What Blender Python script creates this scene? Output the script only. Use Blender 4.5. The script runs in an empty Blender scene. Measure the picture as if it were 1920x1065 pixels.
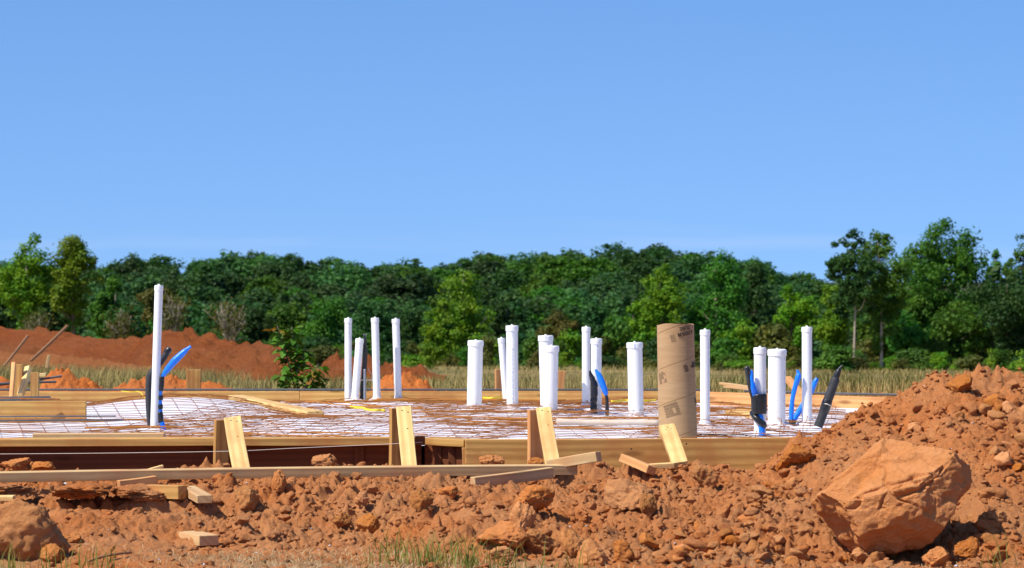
import bpy, bmesh, math, random
import numpy as np
from mathutils import Vector, Matrix

random.seed(7)
rng = np.random.default_rng(7)
S = bpy.context.scene
COL = S.collection

# ------------------------------------------------------------------ camera
H = 1.40            # camera height above the near ground
FPX = 5544.0        # focal length in photo pixels (1920 wide)
HY = 521.0          # photo row of the horizon
cd = bpy.data.cameras.new('camera')
cam = bpy.data.objects.new('camera', cd)
COL.objects.link(cam)
cam.location = (0, 0, H)
cam.rotation_euler = (math.radians(90), 0, 0)
cd.sensor_width = 36.0
cd.lens = FPX / 1920 * 36
cd.shift_y = -(532.5 - HY) / 1920
cd.clip_start = 0.1
cd.clip_end = 40000
cd.dof.use_dof = True
cd.dof.focus_distance = 18.2
cd.dof.aperture_fstop = 8.0
S.camera = cam

# ------------------------------------------------------------------ sky, sun, exposure
SUN_EL = math.radians(52)
SUN_AZ = math.radians(60)      # from behind the camera towards the left
sun_dir = Vector((-math.sin(SUN_AZ) * math.cos(SUN_EL), -math.cos(SUN_AZ) * math.cos(SUN_EL), math.sin(SUN_EL)))
w = bpy.data.worlds.new('World')
S.world = w
w.use_nodes = True
nt = w.node_tree
nt.nodes.clear()
sky = nt.nodes.new('ShaderNodeTexSky')
sky.sky_type = 'NISHITA'
sky.sun_disc = False
sky.sun_elevation = SUN_EL
sky.sun_rotation = math.pi + SUN_AZ
sky.altitude = 600
sky.air_density = 1.0
sky.dust_density = 1.0
sky.ozone_density = 3.0
tc = nt.nodes.new('ShaderNodeTexCoord')
sep = nt.nodes.new('ShaderNodeSeparateXYZ')
comb = nt.nodes.new('ShaderNodeCombineXYZ')
zadd = nt.nodes.new('ShaderNodeMath'); zadd.operation = 'MULTIPLY_ADD'
zadd.inputs[1].default_value = 0.9
zadd.inputs[2].default_value = 0.155
nrm = nt.nodes.new('ShaderNodeVectorMath'); nrm.operation = 'NORMALIZE'
bg = nt.nodes.new('ShaderNodeBackground')
bg.inputs['Strength'].default_value = 0.128
hsv = nt.nodes.new('ShaderNodeHueSaturation')
hsv.inputs['Saturation'].default_value = 1.22
wo = nt.nodes.new('ShaderNodeOutputWorld')
L = nt.links.new
L(tc.outputs['Generated'], sep.inputs[0])
L(sep.outputs[0], comb.inputs[0]); L(sep.outputs[1], comb.inputs[1])
L(sep.outputs[2], zadd.inputs[0]); L(zadd.outputs[0], comb.inputs[2])
L(comb.outputs[0], nrm.inputs[0]); L(nrm.outputs[0], sky.inputs['Vector'])
tint = nt.nodes.new('ShaderNodeMix'); tint.data_type = 'RGBA'; tint.blend_type = 'MULTIPLY'; tint.inputs[0].default_value = 1.0
tint.inputs[7].default_value = (1.05, 1.04, 1.16, 1)
cmap = nt.nodes.new('ShaderNodeMapping'); cmap.inputs['Scale'].default_value = (9, 9, 130)
cn = nt.nodes.new('ShaderNodeTexNoise'); cn.inputs['Scale'].default_value = 1.0; cn.inputs['Detail'].default_value = 5
cr = nt.nodes.new('ShaderNodeMapRange'); cr.inputs[1].default_value = 0.50; cr.inputs[2].default_value = 0.75
cb = nt.nodes.new('ShaderNodeMapRange'); cb.inputs[1].default_value = 0.022; cb.inputs[2].default_value = 0.006
cm_ = nt.nodes.new('ShaderNodeMath'); cm_.operation = 'MULTIPLY'
cm2 = nt.nodes.new('ShaderNodeMath'); cm2.operation = 'MULTIPLY'; cm2.inputs[1].default_value = 0.35
cmix = nt.nodes.new('ShaderNodeMix'); cmix.data_type = 'RGBA'
cmix.inputs[7].default_value = (3.9, 4.6, 6.3, 1)
L(tc.outputs['Generated'], cmap.inputs[0]); L(cmap.outputs[0], cn.inputs['Vector']); L(cn.outputs['Fac'], cr.inputs[0])
L(sep.outputs[2], cb.inputs[0]); L(cr.outputs[0], cm_.inputs[0]); L(cb.outputs[0], cm_.inputs[1]); L(cm_.outputs[0], cm2.inputs[0])
L(sky.outputs[0], hsv.inputs['Color'])
L(hsv.outputs[0], tint.inputs[6]); L(tint.outputs[2], cmix.inputs[6]); L(cm2.outputs[0], cmix.inputs[0])
L(cmix.outputs[2], bg.inputs['Color'])
L(bg.outputs[0], wo.inputs['Surface'])

sd = bpy.data.lights.new('sun', 'SUN')
sd.energy = 5.0
sd.angle = math.radians(0.55)
sd.color = (1.0, 0.93, 0.82)
sun = bpy.data.objects.new('sun', sd)
COL.objects.link(sun)
sun.rotation_euler = sun_dir.to_track_quat('Z', 'Y').to_euler()
sun.location = (-20, -10, 30)

S.view_settings.view_transform = 'Standard'
S.view_settings.look = 'None'
S.view_settings.gamma = 1.0
S.view_settings.exposure = 0.28
S.render.engine = 'CYCLES'

# ------------------------------------------------------------------ small helpers
def P(px, py, Y):
    return Vector(((px - 960) / FPX * Y, Y, H - (py - HY) / FPX * Y))

def PX(px, Y):
    return (px - 960) / FPX * Y

def depth(py, z):
    return (H - z) * FPX / (py - HY)

def sm(a, b, x):
    t = np.clip((x - a) / (b - a), 0, 1)
    return t * t * (3 - 2 * t)

def _h(ix, iy, iz, s):
    n = (ix.astype(np.int64) * 374761393 + iy.astype(np.int64) * 668265263 + iz.astype(np.int64) * 2147483647 + s * 974634777) & 0xFFFFFFFF
    n = ((n ^ (n >> 13)) * 1274126177) & 0xFFFFFFFF
    n = ((n ^ (n >> 16)) * 2246822519) & 0xFFFFFFFF
    n = n ^ (n >> 15)
    return (n & 0xFFFFFF) / float(0xFFFFFF)

def vn2(x, y, s=0):
    x = np.asarray(x, float); y = np.asarray(y, float)
    ix = np.floor(x); iy = np.floor(y)
    fx = x - ix; fy = y - iy
    fx = fx * fx * fx * (fx * (fx * 6 - 15) + 10); fy = fy * fy * fy * (fy * (fy * 6 - 15) + 10)
    z = np.zeros_like(ix)
    a = _h(ix, iy, z, s); b = _h(ix + 1, iy, z, s); c = _h(ix, iy + 1, z, s); d = _h(ix + 1, iy + 1, z, s)
    return (a + (b - a) * fx) * (1 - fy) + (c + (d - c) * fx) * fy

def fbm2(x, y, s=0, o=4, g=0.5):
    r = 0; a = 1; t = 0
    for i in range(o):
        r = r + a * (vn2(x * 2 ** i + 17.3 * i, y * 2 ** i - 9.1 * i, s + i) - 0.5); t += a; a *= g
    return r / t * 2

def vn3(p, s=0):
    i = np.floor(p); f = p - i
    f = f * f * (3 - 2 * f)
    out = 0
    for dx in (0, 1):
        for dy in (0, 1):
            for dz in (0, 1):
                wgt = (f[:, 0] if dx else 1 - f[:, 0]) * (f[:, 1] if dy else 1 - f[:, 1]) * (f[:, 2] if dz else 1 - f[:, 2])
                out = out + wgt * _h(i[:, 0] + dx, i[:, 1] + dy, i[:, 2] + dz, s)
    return out - 0.5

def bumps(x, y, cell, s, dens=0.8):
    """scattered faceted lumps, height in units of the cell"""
    u = x / cell; v = y / cell
    iu = np.floor(u); iv = np.floor(v)
    zr = np.zeros_like(iu)
    out = np.zeros_like(u)
    for dx in (-1, 0, 1):
        for dy in (-1, 0, 1):
            a = iu + dx; b = iv + dy
            cx = a + _h(a, b, zr, s); cy = b + _h(a, b, zr, s + 1)
            r = 0.22 + 0.42 * _h(a, b, zr, s + 2) ** 1.5
            on = _h(a, b, zr, s + 3) < dens
            th = _h(a, b, zr, s + 4) * 6.283
            el = 0.7 + 0.7 * _h(a, b, zr, s + 5)
            ex = (u - cx) * np.cos(th) + (v - cy) * np.sin(th)
            ey = (-(u - cx) * np.sin(th) + (v - cy) * np.cos(th)) * el
            k1 = _h(a, b, zr, s + 6); k2 = (k1 * 7.13) % 1.0; k3 = (k1 * 17.7) % 1.0; k4 = (k1 * 31.9) % 1.0
            m_ = np.minimum(np.minimum((0.55 + 0.7 * k1) * r - ex, (0.55 + 0.7 * k2) * r + ex), np.minimum((0.55 + 0.7 * k3) * r - ey, (0.55 + 0.7 * k4) * r + ey))
            dg = (ex + ey) * 0.72; de = (ex - ey) * 0.72
            m_ = np.minimum(m_, np.minimum((0.6 + 0.5 * k2) * r - np.abs(dg), (0.6 + 0.5 * k3) * r - np.abs(de)))
            hgt = np.minimum(m_ * (1.0 + 0.9 * k4), r * (0.45 + 0.5 * k1) + ex * (k2 - 0.5) + ey * (k3 - 0.5)) * on
            out = np.maximum(out, hgt)
    return out

def mesh_from(name, verts, faces, smooth=False):
    me = bpy.data.meshes.new(name)
    verts = np.asarray(verts, np.float32)
    faces = np.asarray(faces, np.int32)
    n = faces.shape[1]
    me.vertices.add(len(verts)); me.vertices.foreach_set('co', verts.ravel())
    me.loops.add(faces.size); me.loops.foreach_set('vertex_index', faces.ravel())
    me.polygons.add(len(faces)); me.polygons.foreach_set('loop_start', np.arange(0, faces.size, n, dtype=np.int32))
    if smooth:
        me.polygons.foreach_set('use_smooth', np.ones(len(faces), bool))
    me.update(calc_edges=True)
    me.validate()
    return me

def grid_mesh(name, X, Y, Z, smooth=True):
    ny, nx = X.shape
    v = np.stack([X.ravel(), Y.ravel(), Z.ravel()], 1)
    i = (np.arange(ny - 1)[:, None] * nx + np.arange(nx - 1)[None, :]).ravel()
    f = np.stack([i, i + 1, i + nx + 1, i + nx], 1)
    return mesh_from(name, v, f, smooth)

def link(name, me, mat=None, parent=None):
    o = bpy.data.objects.new(name, me)
    COL.objects.link(o)
    if mat is not None and me is not None and len(me.materials) == 0:
        me.materials.append(mat)
    if parent is not None:
        o.parent = parent
    return o

def tag(o, label, cat, group=None, kind=None):
    if label: o['label'] = label
    if cat: o['category'] = cat
    if group: o['group'] = group
    if kind: o['kind'] = kind
    return o

def empty(name, loc, rot=None):
    o = bpy.data.objects.new(name, None)
    COL.objects.link(o)
    o.location = loc
    o.empty_display_size = 0.1
    if rot is not None: o.rotation_mode = 'QUATERNION'; o.rotation_quaternion = rot
    return o

# ------------------------------------------------------------------ materials
def newmat(name):
    m = bpy.data.materials.new(name); m.use_nodes = True
    n = m.node_tree; n.nodes.clear()
    out = n.nodes.new('ShaderNodeOutputMaterial')
    b = n.nodes.new('ShaderNodeBsdfPrincipled')
    n.links.new(b.outputs[0], out.inputs['Surface'])
    return m, n, b

def nd(n, t, **k):
    a = n.nodes.new(t)
    for q, v in k.items():
        if q in a.bl_rna.properties: setattr(a, q, v)
        else: a.inputs[q.replace('_', ' ')].default_value = v
    return a

def ramp(n, fac, stops):
    r = n.nodes.new('ShaderNodeValToRGB')
    e = r.color_ramp.elements
    while len(e) < len(stops): e.new(0.5)
    for i, (p, c) in enumerate(stops):
        e[i].position = p; e[i].color = (*c, 1) if len(c) == 3 else c
    n.links.new(fac, r.inputs[0])
    return r.outputs[0]

def mixc(n, fac, a, b, mode='MIX'):
    m = n.nodes.new('ShaderNodeMix'); m.data_type = 'RGBA'; m.blend_type = mode
    for i, v in ((0, fac), (6, a), (7, b)):
        if hasattr(v, 'links'): n.links.new(v, m.inputs[i])
        elif i == 0: m.inputs[0].default_value = v
        else: m.inputs[i].default_value = (*v, 1)
    return m.outputs[2]

def noise(n, vec, scale, detail=4, rough=0.55, dist=0.0):
    t = nd(n, 'ShaderNodeTexNoise', Scale=scale, Detail=detail, Roughness=rough, Distortion=dist)
    if vec is not None: n.links.new(vec, t.inputs['Vector'])
    return t.outputs['Fac']

def mathn(n, op, a, b=None, c=None):
    m = n.nodes.new('ShaderNodeMath'); m.operation = op
    for i, v in enumerate((a, b, c)):
        if v is None: continue
        if hasattr(v, 'links'): n.links.new(v, m.inputs[i])
        else: m.inputs[i].default_value = v
    return m.outputs[0]

def bump(n, b, h, strength, dist):
    k = nd(n, 'ShaderNodeBump', Strength=strength, Distance=dist)
    n.links.new(h, k.inputs['Height'])
    n.links.new(k.outputs[0], b.inputs['Normal'])

def dirt_nodes(n, b, orange, tan, deep, scale=1.0, vec=None):
    if vec is None:
        vec = nd(n, 'ShaderNodeNewGeometry').outputs['Position']
    big = noise(n, vec, 1.7 * scale, 5, 0.6)
    mid = noise(n, vec, 9 * scale, 5, 0.65)
    fine = noise(n, vec, 55 * scale, 5, 0.7)
    grain = noise(n, vec, 240 * scale, 3, 0.7)
    c = ramp(n, big, [(0.34, orange), (0.62, tan)])
    c2 = ramp(n, mid, [(0.38, deep), (0.60, orange)])
    c = mixc(n, 0.5, c, c2)
    c = mixc(n, mathn(n, 'MULTIPLY', ramp(n, fine, [(0.5, (0, 0, 0)), (0.72, (1, 1, 1))]), 0.55), c, tan)
    c = mixc(n, mathn(n, 'MULTIPLY', ramp(n, grain, [(0.30, (1, 1, 1)), (0.45, (0, 0, 0))]), 0.5), c, deep)
    patch = noise(n, vec, 0.9 * scale, 3, 0.6, 0.6)
    c = mixc(n, mathn(n, 'MULTIPLY', ramp(n, patch, [(0.54, (0, 0, 0)), (0.66, (1, 1, 1))]), 0.5), c, tuple(q * 0.6 + w_ * 0.12 for q, w_ in zip(orange, (1.0, 0.62, 0.34))))
    h = mathn(n, 'ADD', mathn(n, 'MULTIPLY', fine, 1.0), mathn(n, 'MULTIPLY', grain, 0.45))
    return c, h

ORANGE = (0.60, 0.200, 0.052); TAN = (0.64, 0.335, 0.150); DEEP = (0.34, 0.100, 0.026)

def make_dirt(name, orange=ORANGE, tan=TAN, deep=DEEP, scale=1.0, bs=0.9, bd=0.03):
    m, n, b = newmat(name)
    c, h = dirt_nodes(n, b, orange, tan, deep, scale)
    n.links.new(c, b.inputs['Base Color'])
    b.inputs['Roughness'].default_value = 0.95
    b.inputs['Specular IOR Level'].default_value = 0.12
    bump(n, b, h, bs, bd)
    return m

M = {}
M['dirt'] = make_dirt('loose_clay_soil')
M['red_dirt'] = make_dirt('red_clay_soil', (0.53, 0.145, 0.036), (0.60, 0.22, 0.072), (0.28, 0.066, 0.017), 0.3, 1.0, 0.25)
M['tan_bank'] = make_dirt('pale_red_soil', (0.62, 0.21, 0.060), (0.68, 0.30, 0.11), (0.44, 0.125, 0.032), 0.25, 1.0, 0.25)
M['orange_dirt'] = make_dirt('orange_clay_soil', (0.62, 0.165, 0.026), (0.68, 0.25, 0.07), (0.40, 0.085, 0.013), 0.8)

def make_clod(name, orange, tan, deep, sc=1.0):
    m, n, b = newmat(name)
    tcn = nd(n, 'ShaderNodeTexCoord')
    oi = nd(n, 'ShaderNodeObjectInfo')
    vm = n.nodes.new('ShaderNodeVectorMath'); vm.operation = 'ADD'
    n.links.new(nd(n, 'ShaderNodeNewGeometry').outputs['Position'], vm.inputs[0]); n.links.new(oi.outputs['Random'], vm.inputs[1])
    c, h = dirt_nodes(n, b, orange, tan, deep, sc, vm.outputs[0])
    hs = n.nodes.new('ShaderNodeHueSaturation')
    n.links.new(c, hs.inputs['Color'])
    n.links.new(mathn(n, 'MULTIPLY_ADD', oi.outputs['Random'], 0.25, 0.86), hs.inputs['Value'])
    n.links.new(mathn(n, 'MULTIPLY_ADD', oi.outputs['Random'], -0.06, 1.06), hs.inputs['Saturation'])
    n.links.new(hs.outputs[0], b.inputs['Base Color'])
    b.inputs['Roughness'].default_value = 0.93
    b.inputs['Specular IOR Level'].default_value = 0.12
    bump(n, b, h, 0.8, 0.025)
    return m
M['clod_orange'] = make_clod('clod_orange', (0.61, 0.215, 0.055), (0.66, 0.33, 0.14), (0.44, 0.135, 0.034))
M['clod_pink'] = make_clod('clod_pink', (0.66, 0.28, 0.105), (0.70, 0.36, 0.165), (0.52, 0.19, 0.062))
M['clod_brown'] = make_clod('clod_brown', (0.52, 0.215, 0.075), (0.56, 0.29, 0.125), (0.38, 0.13, 0.038))

# ground: clay in front, dry field behind, forest floor far off
m, n, b = newmat('site_ground')
c, h = dirt_nodes(n, b, ORANGE, TAN, DEEP)
pos = nd(n, 'ShaderNodeNewGeometry').outputs['Position']
sp = nd(n, 'ShaderNodeSeparateXYZ'); n.links.new(pos, sp.inputs[0])
fld = ramp(n, noise(n, pos, 0.6, 6, 0.7), [(0.35, (0.12, 0.12, 0.035)), (0.55, (0.30, 0.22, 0.08)), (0.7, (0.36, 0.17, 0.06))])
mr = nd(n, 'ShaderNodeMapRange'); n.links.new(sp.outputs[1], mr.inputs[0])
mr.inputs[1].default_value = 27.5; mr.inputs[2].default_value = 30
c = mixc(n, mr.outputs[0], c, fld)
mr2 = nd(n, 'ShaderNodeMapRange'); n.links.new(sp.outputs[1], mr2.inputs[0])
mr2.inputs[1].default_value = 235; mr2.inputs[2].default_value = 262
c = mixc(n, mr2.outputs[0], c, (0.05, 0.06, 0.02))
# dry trampled thatch along the near edge
th = mathn(n, 'MULTIPLY', ramp(n, noise(n, pos, 1.3, 4, 0.6), [(0.46, (0, 0, 0)), (0.58, (1, 1, 1))]),
           ramp(n, mathn(n, 'MULTIPLY_ADD', sp.outputs[1], 1 / 1.2, -14.0 / 1.2), [(0.25, (1, 1, 1)), (1.0, (0, 0, 0))]))
c = mixc(n, mathn(n, 'MULTIPLY', th, 0.6), c, (0.42, 0.31, 0.17))
n.links.new(c, b.inputs['Base Color'])
b.inputs['Roughness'].default_value = 0.95
b.inputs['Specular IOR Level'].default_value = 0.12
bump(n, b, h, 0.9, 0.03)
M['ground'] = m

def make_wood(name, light, dark, stain=None, stain_amt=0.0, ring=9.0):
    m, n, b = newmat(name)
    tcn = nd(n, 'ShaderNodeTexCoord'); oi = nd(n, 'ShaderNodeObjectInfo')
    vm = n.nodes.new('ShaderNodeVectorMath'); vm.operation = 'ADD'
    n.links.new(tcn.outputs['Object'], vm.inputs[0])
    sc = n.nodes.new('ShaderNodeVectorMath'); sc.operation = 'SCALE'; sc.inputs['Scale'].default_value = 7.3
    cmb = nd(n, 'ShaderNodeCombineXYZ')
    for i in range(3): n.links.new(oi.outputs['Random'], cmb.inputs[i])
    n.links.new(cmb.outputs[0], sc.inputs[0]); n.links.new(sc.outputs[0], vm.inputs[1])
    mp = nd(n, 'ShaderNodeMapping'); mp.inputs['Scale'].default_value = (0.9, 11, 11)
    n.links.new(vm.outputs[0], mp.inputs['Vector'])
    warp = noise(n, mp.outputs[0], 0.8, 3, 0.5)
    wv = nd(n, 'ShaderNodeTexWave', wave_type='RINGS', rings_direction='X', Scale=0.9, Distortion=5.0, Detail=3.0, Detail_Scale=0.7)
    n.links.new(mp.outputs[0], wv.inputs['Vector'])
    mp2 = nd(n, 'ShaderNodeMapping'); mp2.inputs['Scale'].default_value = (4, 130, 130)
    n.links.new(vm.outputs[0], mp2.inputs['Vector'])
    fib = noise(n, mp2.outputs[0], 1.0, 4, 0.7)
    blot = noise(n, vm.outputs[0], 3.2, 4, 0.6)
    c = ramp(n, wv.outputs['Fac'], [(0.15, light), (0.9, dark)])
    c = mixc(n, 0.45, c, light)
    c = mixc(n, mathn(n, 'MULTIPLY', ramp(n, fib, [(0.45, (0, 0, 0)), (0.75, (1, 1, 1))]), 0.45), c, dark)
    vo = nd(n, 'ShaderNodeTexVoronoi', Scale=1.0)
    mp3 = nd(n, 'ShaderNodeMapping'); mp3.inputs['Scale'].default_value = (2.2, 8, 8)
    n.links.new(vm.outputs[0], mp3.inputs['Vector']); n.links.new(mp3.outputs[0], vo.inputs['Vector'])
    knot = ramp(n, vo.outputs['Distance'], [(0.09, (1, 1, 1)), (0.19, (0, 0, 0))])
    c = mixc(n, mathn(n, 'MULTIPLY', knot, 0.8), c, tuple(v * 0.45 for v in dark))
    if stain:
        c = mixc(n, mathn(n, 'MULTIPLY', ramp(n, blot, [(0.42, (0, 0, 0)), (0.66, (1, 1, 1))]), stain_amt), c, stain)
    hs = n.nodes.new('ShaderNodeHueSaturation'); n.links.new(c, hs.inputs['Color'])
    n.links.new(mathn(n, 'MULTIPLY_ADD', oi.outputs['Random'], 0.3, 0.86), hs.inputs['Value'])
    n.links.new(hs.outputs[0], b.inputs['Base Color'])
    b.inputs['Roughness'].default_value = 0.72
    b.inputs['Specular IOR Level'].default_value = 0.25
    bump(n, b, mathn(n, 'ADD', fib, mathn(n, 'MULTIPLY', wv.outputs['Fac'], 0.4)), 0.3, 0.003)
    return m
M['pine'] = make_wood('new_pine', (0.80, 0.58, 0.24), (0.58, 0.34, 0.10), (0.50, 0.23, 0.08), 0.6)
M['form'] = make_wood('form_lumber', (0.56, 0.33, 0.10), (0.31, 0.155, 0.036), (0.40, 0.15, 0.045), 0.7)
M['grey_wood'] = make_wood('weathered_lumber', (0.58, 0.41, 0.20), (0.40, 0.25, 0.105), (0.48, 0.20, 0.08), 0.5)
M['orange_wood'] = make_wood('dirty_lumber', (0.70, 0.38, 0.15), (0.50, 0.23, 0.07), (0.42, 0.14, 0.05), 0.5)
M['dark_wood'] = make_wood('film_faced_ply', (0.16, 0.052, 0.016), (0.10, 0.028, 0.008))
M['old_pole'] = make_wood('old_pole', (0.34, 0.17, 0.075), (0.24, 0.11, 0.045))

def plain(name, col, rough=0.5, spec=0.5, metal=0.0, nscale=0, namt=0.0, ncol=None, bmp=0.0):
    m, n, b = newmat(name)
    if nscale:
        tcn = nd(n, 'ShaderNodeTexCoord')
        f = noise(n, tcn.outputs['Object'], nscale, 5, 0.65)
        c = mixc(n, mathn(n, 'MULTIPLY', ramp(n, f, [(0.42, (0, 0, 0)), (0.68, (1, 1, 1))]), namt), col, ncol)
        n.links.new(c, b.inputs['Base Color'])
        if bmp: bump(n, b, f, bmp, 0.004)
    else:
        b.inputs['Base Color'].default_value = (*col, 1)
    b.inputs['Roughness'].default_value = rough
    b.inputs['Specular IOR Level'].default_value = spec
    b.inputs['Metallic'].default_value = metal
    return m
M['blue'] = plain('blue_plastic_sleeve', (0.004, 0.17, 0.80), 0.34, 0.5, 0, 30, 0.35, (0.01, 0.26, 0.9), 0.6)
M['black'] = plain('black_tape', (0.010, 0.010, 0.011), 0.28, 0.5, 0, 40, 0.5, (0.03, 0.03, 0.03), 0.8)
M['foam'] = plain('black_foam_insulation', (0.026, 0.026, 0.030), 0.62, 0.4, 0, 25, 0.4, (0.06, 0.055, 0.055), 0.4)
M['grey_pvc'] = plain('grey_conduit', (0.20, 0.22, 0.25), 0.4, 0.5, 0, 8, 0.3, (0.3, 0.3, 0.32))
M['rust'] = plain('rusty_steel', (0.30, 0.115, 0.030), 0.85, 0.2, 0, 14, 0.8, (0.16, 0.055, 0.018))
M['rust_bar'] = plain('rusty_rebar', (0.42, 0.17, 0.035), 0.85, 0.2, 0, 10, 0.7, (0.26, 0.09, 0.02))
M['steel'] = plain('dark_steel_bar', (0.085, 0.092, 0.105), 0.5, 0.5, 0.3, 20, 0.6, (0.16, 0.13, 0.11))
M['yellow'] = plain('yellow_line', (0.80, 0.58, 0.02), 0.6)
M['string'] = plain('pale_string', (0.70, 0.60, 0.50), 0.8)
M['nail'] = plain('nail', (0.03, 0.02, 0.015), 0.6)
M['ink'] = plain('black_print', (0.035, 0.022, 0.014), 0.8)
M['ink2'] = plain('faded_print', (0.25, 0.155, 0.075), 0.8)
M['pencil'] = plain('pencil', (0.06, 0.03, 0.02), 0.8)
M['hose'] = plain('beige_roll', (0.50, 0.44, 0.38), 0.6, 0.3, 0, 4, 0.6, (0.46, 0.30, 0.18))
M['pebble'] = plain('pale_stone', (0.55, 0.55, 0.58), 0.7, 0.4, 0, 60, 0.6, (0.30, 0.34, 0.42))
M['trunk'] = plain('bark', (0.17, 0.13, 0.095), 0.9, 0.1, 0, 6, 0.6, (0.09, 0.065, 0.045), 0.5)
M['pale_trunk'] = plain('pale_bark', (0.40, 0.34, 0.26), 0.9, 0.1, 0, 4, 0.6, (0.24, 0.18, 0.12), 0.5)

# white sheet
m, n, b = newmat('white_plastic_sheet')
pos = nd(n, 'ShaderNodeNewGeometry').outputs['Position']
f = noise(n, pos, 1.1, 5, 0.6); f2 = noise(n, pos, 6, 4, 0.6)
c = mixc(n, mathn(n, 'MULTIPLY', ramp(n, f, [(0.50, (0, 0, 0)), (0.70, (1, 1, 1))]), 0.45), (0.78, 0.78, 0.82), (0.72, 0.47, 0.30))
c = mixc(n, mathn(n, 'MULTIPLY', ramp(n, f2, [(0.58, (0, 0, 0)), (0.75, (1, 1, 1))]), 0.35), c, (0.66, 0.36, 0.20))
n.links.new(c, b.inputs['Base Color'])
b.inputs['Roughness'].default_value = 0.42
bump(n, b, noise(n, pos, 22, 4, 0.6, 1.0), 0.35, 0.01)
M['sheet'] = m

# pipe: white with a faint vertical line of print
m, n, b = newmat('white_pvc')
tcn = nd(n, 'ShaderNodeTexCoord'); sp = nd(n, 'ShaderNodeSeparateXYZ'); n.links.new(tcn.outputs['Object'], sp.inputs[0])
ang = mathn(n, 'ARCTAN2', sp.outputs[1], sp.outputs[0])
near = mathn(n, 'LESS_THAN', mathn(n, 'ABSOLUTE', ang), 0.11)
cm = nd(n, 'ShaderNodeCombineXYZ'); n.links.new(mathn(n, 'MULTIPLY', sp.outputs[2], 1.0), cm.inputs[2]); n.links.new(mathn(n, 'MULTIPLY', ang, 0.12), cm.inputs[0])
oi = nd(n, 'ShaderNodeObjectInfo'); n.links.new(mathn(n, 'MULTIPLY', oi.outputs['Random'], 9.0), cm.inputs[1])
txt = mathn(n, 'GREATER_THAN', noise(n, cm.outputs[0], 90, 2, 0.5), 0.50)
blk = mathn(n, 'GREATER_THAN', noise(n, cm.outputs[0], 5, 1, 0.5), 0.47)
msk = mathn(n, 'MULTIPLY', mathn(n, 'MULTIPLY', near, txt), mathn(n, 'MULTIPLY', blk, 0.75))
dirtm = mathn(n, 'MULTIPLY', ramp(n, noise(n, tcn.outputs['Object'], 9, 5, 0.7), [(0.55, (0, 0, 0)), (0.8, (1, 1, 1))]), 0.25)
mud = mathn(n, 'MULTIPLY', ramp(n, mathn(n, 'ADD', noise(n, tcn.outputs['Object'], 26, 5, 0.75), mathn(n, 'MULTIPLY', sp.outputs[2], -1.0)), [(0.40, (0, 0, 0)), (0.60, (1, 1, 1))]), 0.55)
c = mixc(n, dirtm, (0.80, 0.79, 0.77), (0.62, 0.50, 0.40))
c = mixc(n, mud, c, (0.60, 0.33, 0.17))
c = mixc(n, msk, c, (0.22, 0.30, 0.50))
n.links.new(c, b.inputs['Base Color']); b.inputs['Roughness'].default_value = 0.38
M['pvc'] = m

# cardboard with spiral seams
m, n, b = newmat('brown_cardboard')
tcn = nd(n, 'ShaderNodeTexCoord'); sp = nd(n, 'ShaderNodeSeparateXYZ'); n.links.new(tcn.outputs['Object'], sp.inputs[0])
ang = mathn(n, 'ARCTAN2', sp.outputs[1], sp.outputs[0])
ph = mathn(n, 'FRACT', mathn(n, 'ADD', mathn(n, 'MULTIPLY', ang, -1 / 6.2832), mathn(n, 'MULTIPLY', sp.outputs[2], 1 / 0.23)))
seam = ramp(n, ph, [(0.0, (1, 1, 1)), (0.016, (1, 1, 1)), (0.022, (0, 0, 0))])
mp = nd(n, 'ShaderNodeMapping'); mp.inputs['Scale'].default_value = (6, 6, 60)
n.links.new(tcn.outputs['Object'], mp.inputs[0])
fb = noise(n, mp.outputs[0], 1.0, 4, 0.6)
bl = noise(n, tcn.outputs['Object'], 5, 4, 0.6)
c = ramp(n, fb, [(0.3, (0.37, 0.235, 0.115)), (0.7, (0.44, 0.285, 0.15))])
c = mixc(n, mathn(n, 'MULTIPLY', ramp(n, bl, [(0.45, (0, 0, 0)), (0.75, (1, 1, 1))]), 0.5), c, (0.36, 0.20, 0.085))
c = mixc(n, mathn(n, 'MULTIPLY', seam, 0.6), c, (0.16, 0.085, 0.035))
n.links.new(c, b.inputs['Base Color']); b.inputs['Roughness'].default_value = 0.8; b.inputs['Specular IOR Level'].default_value = 0.2
bump(n, b, mathn(n, 'SUBTRACT', fb, mathn(n, 'MULTIPLY', seam, 2.0)), 0.35, 0.004)
M['card'] = m

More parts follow.
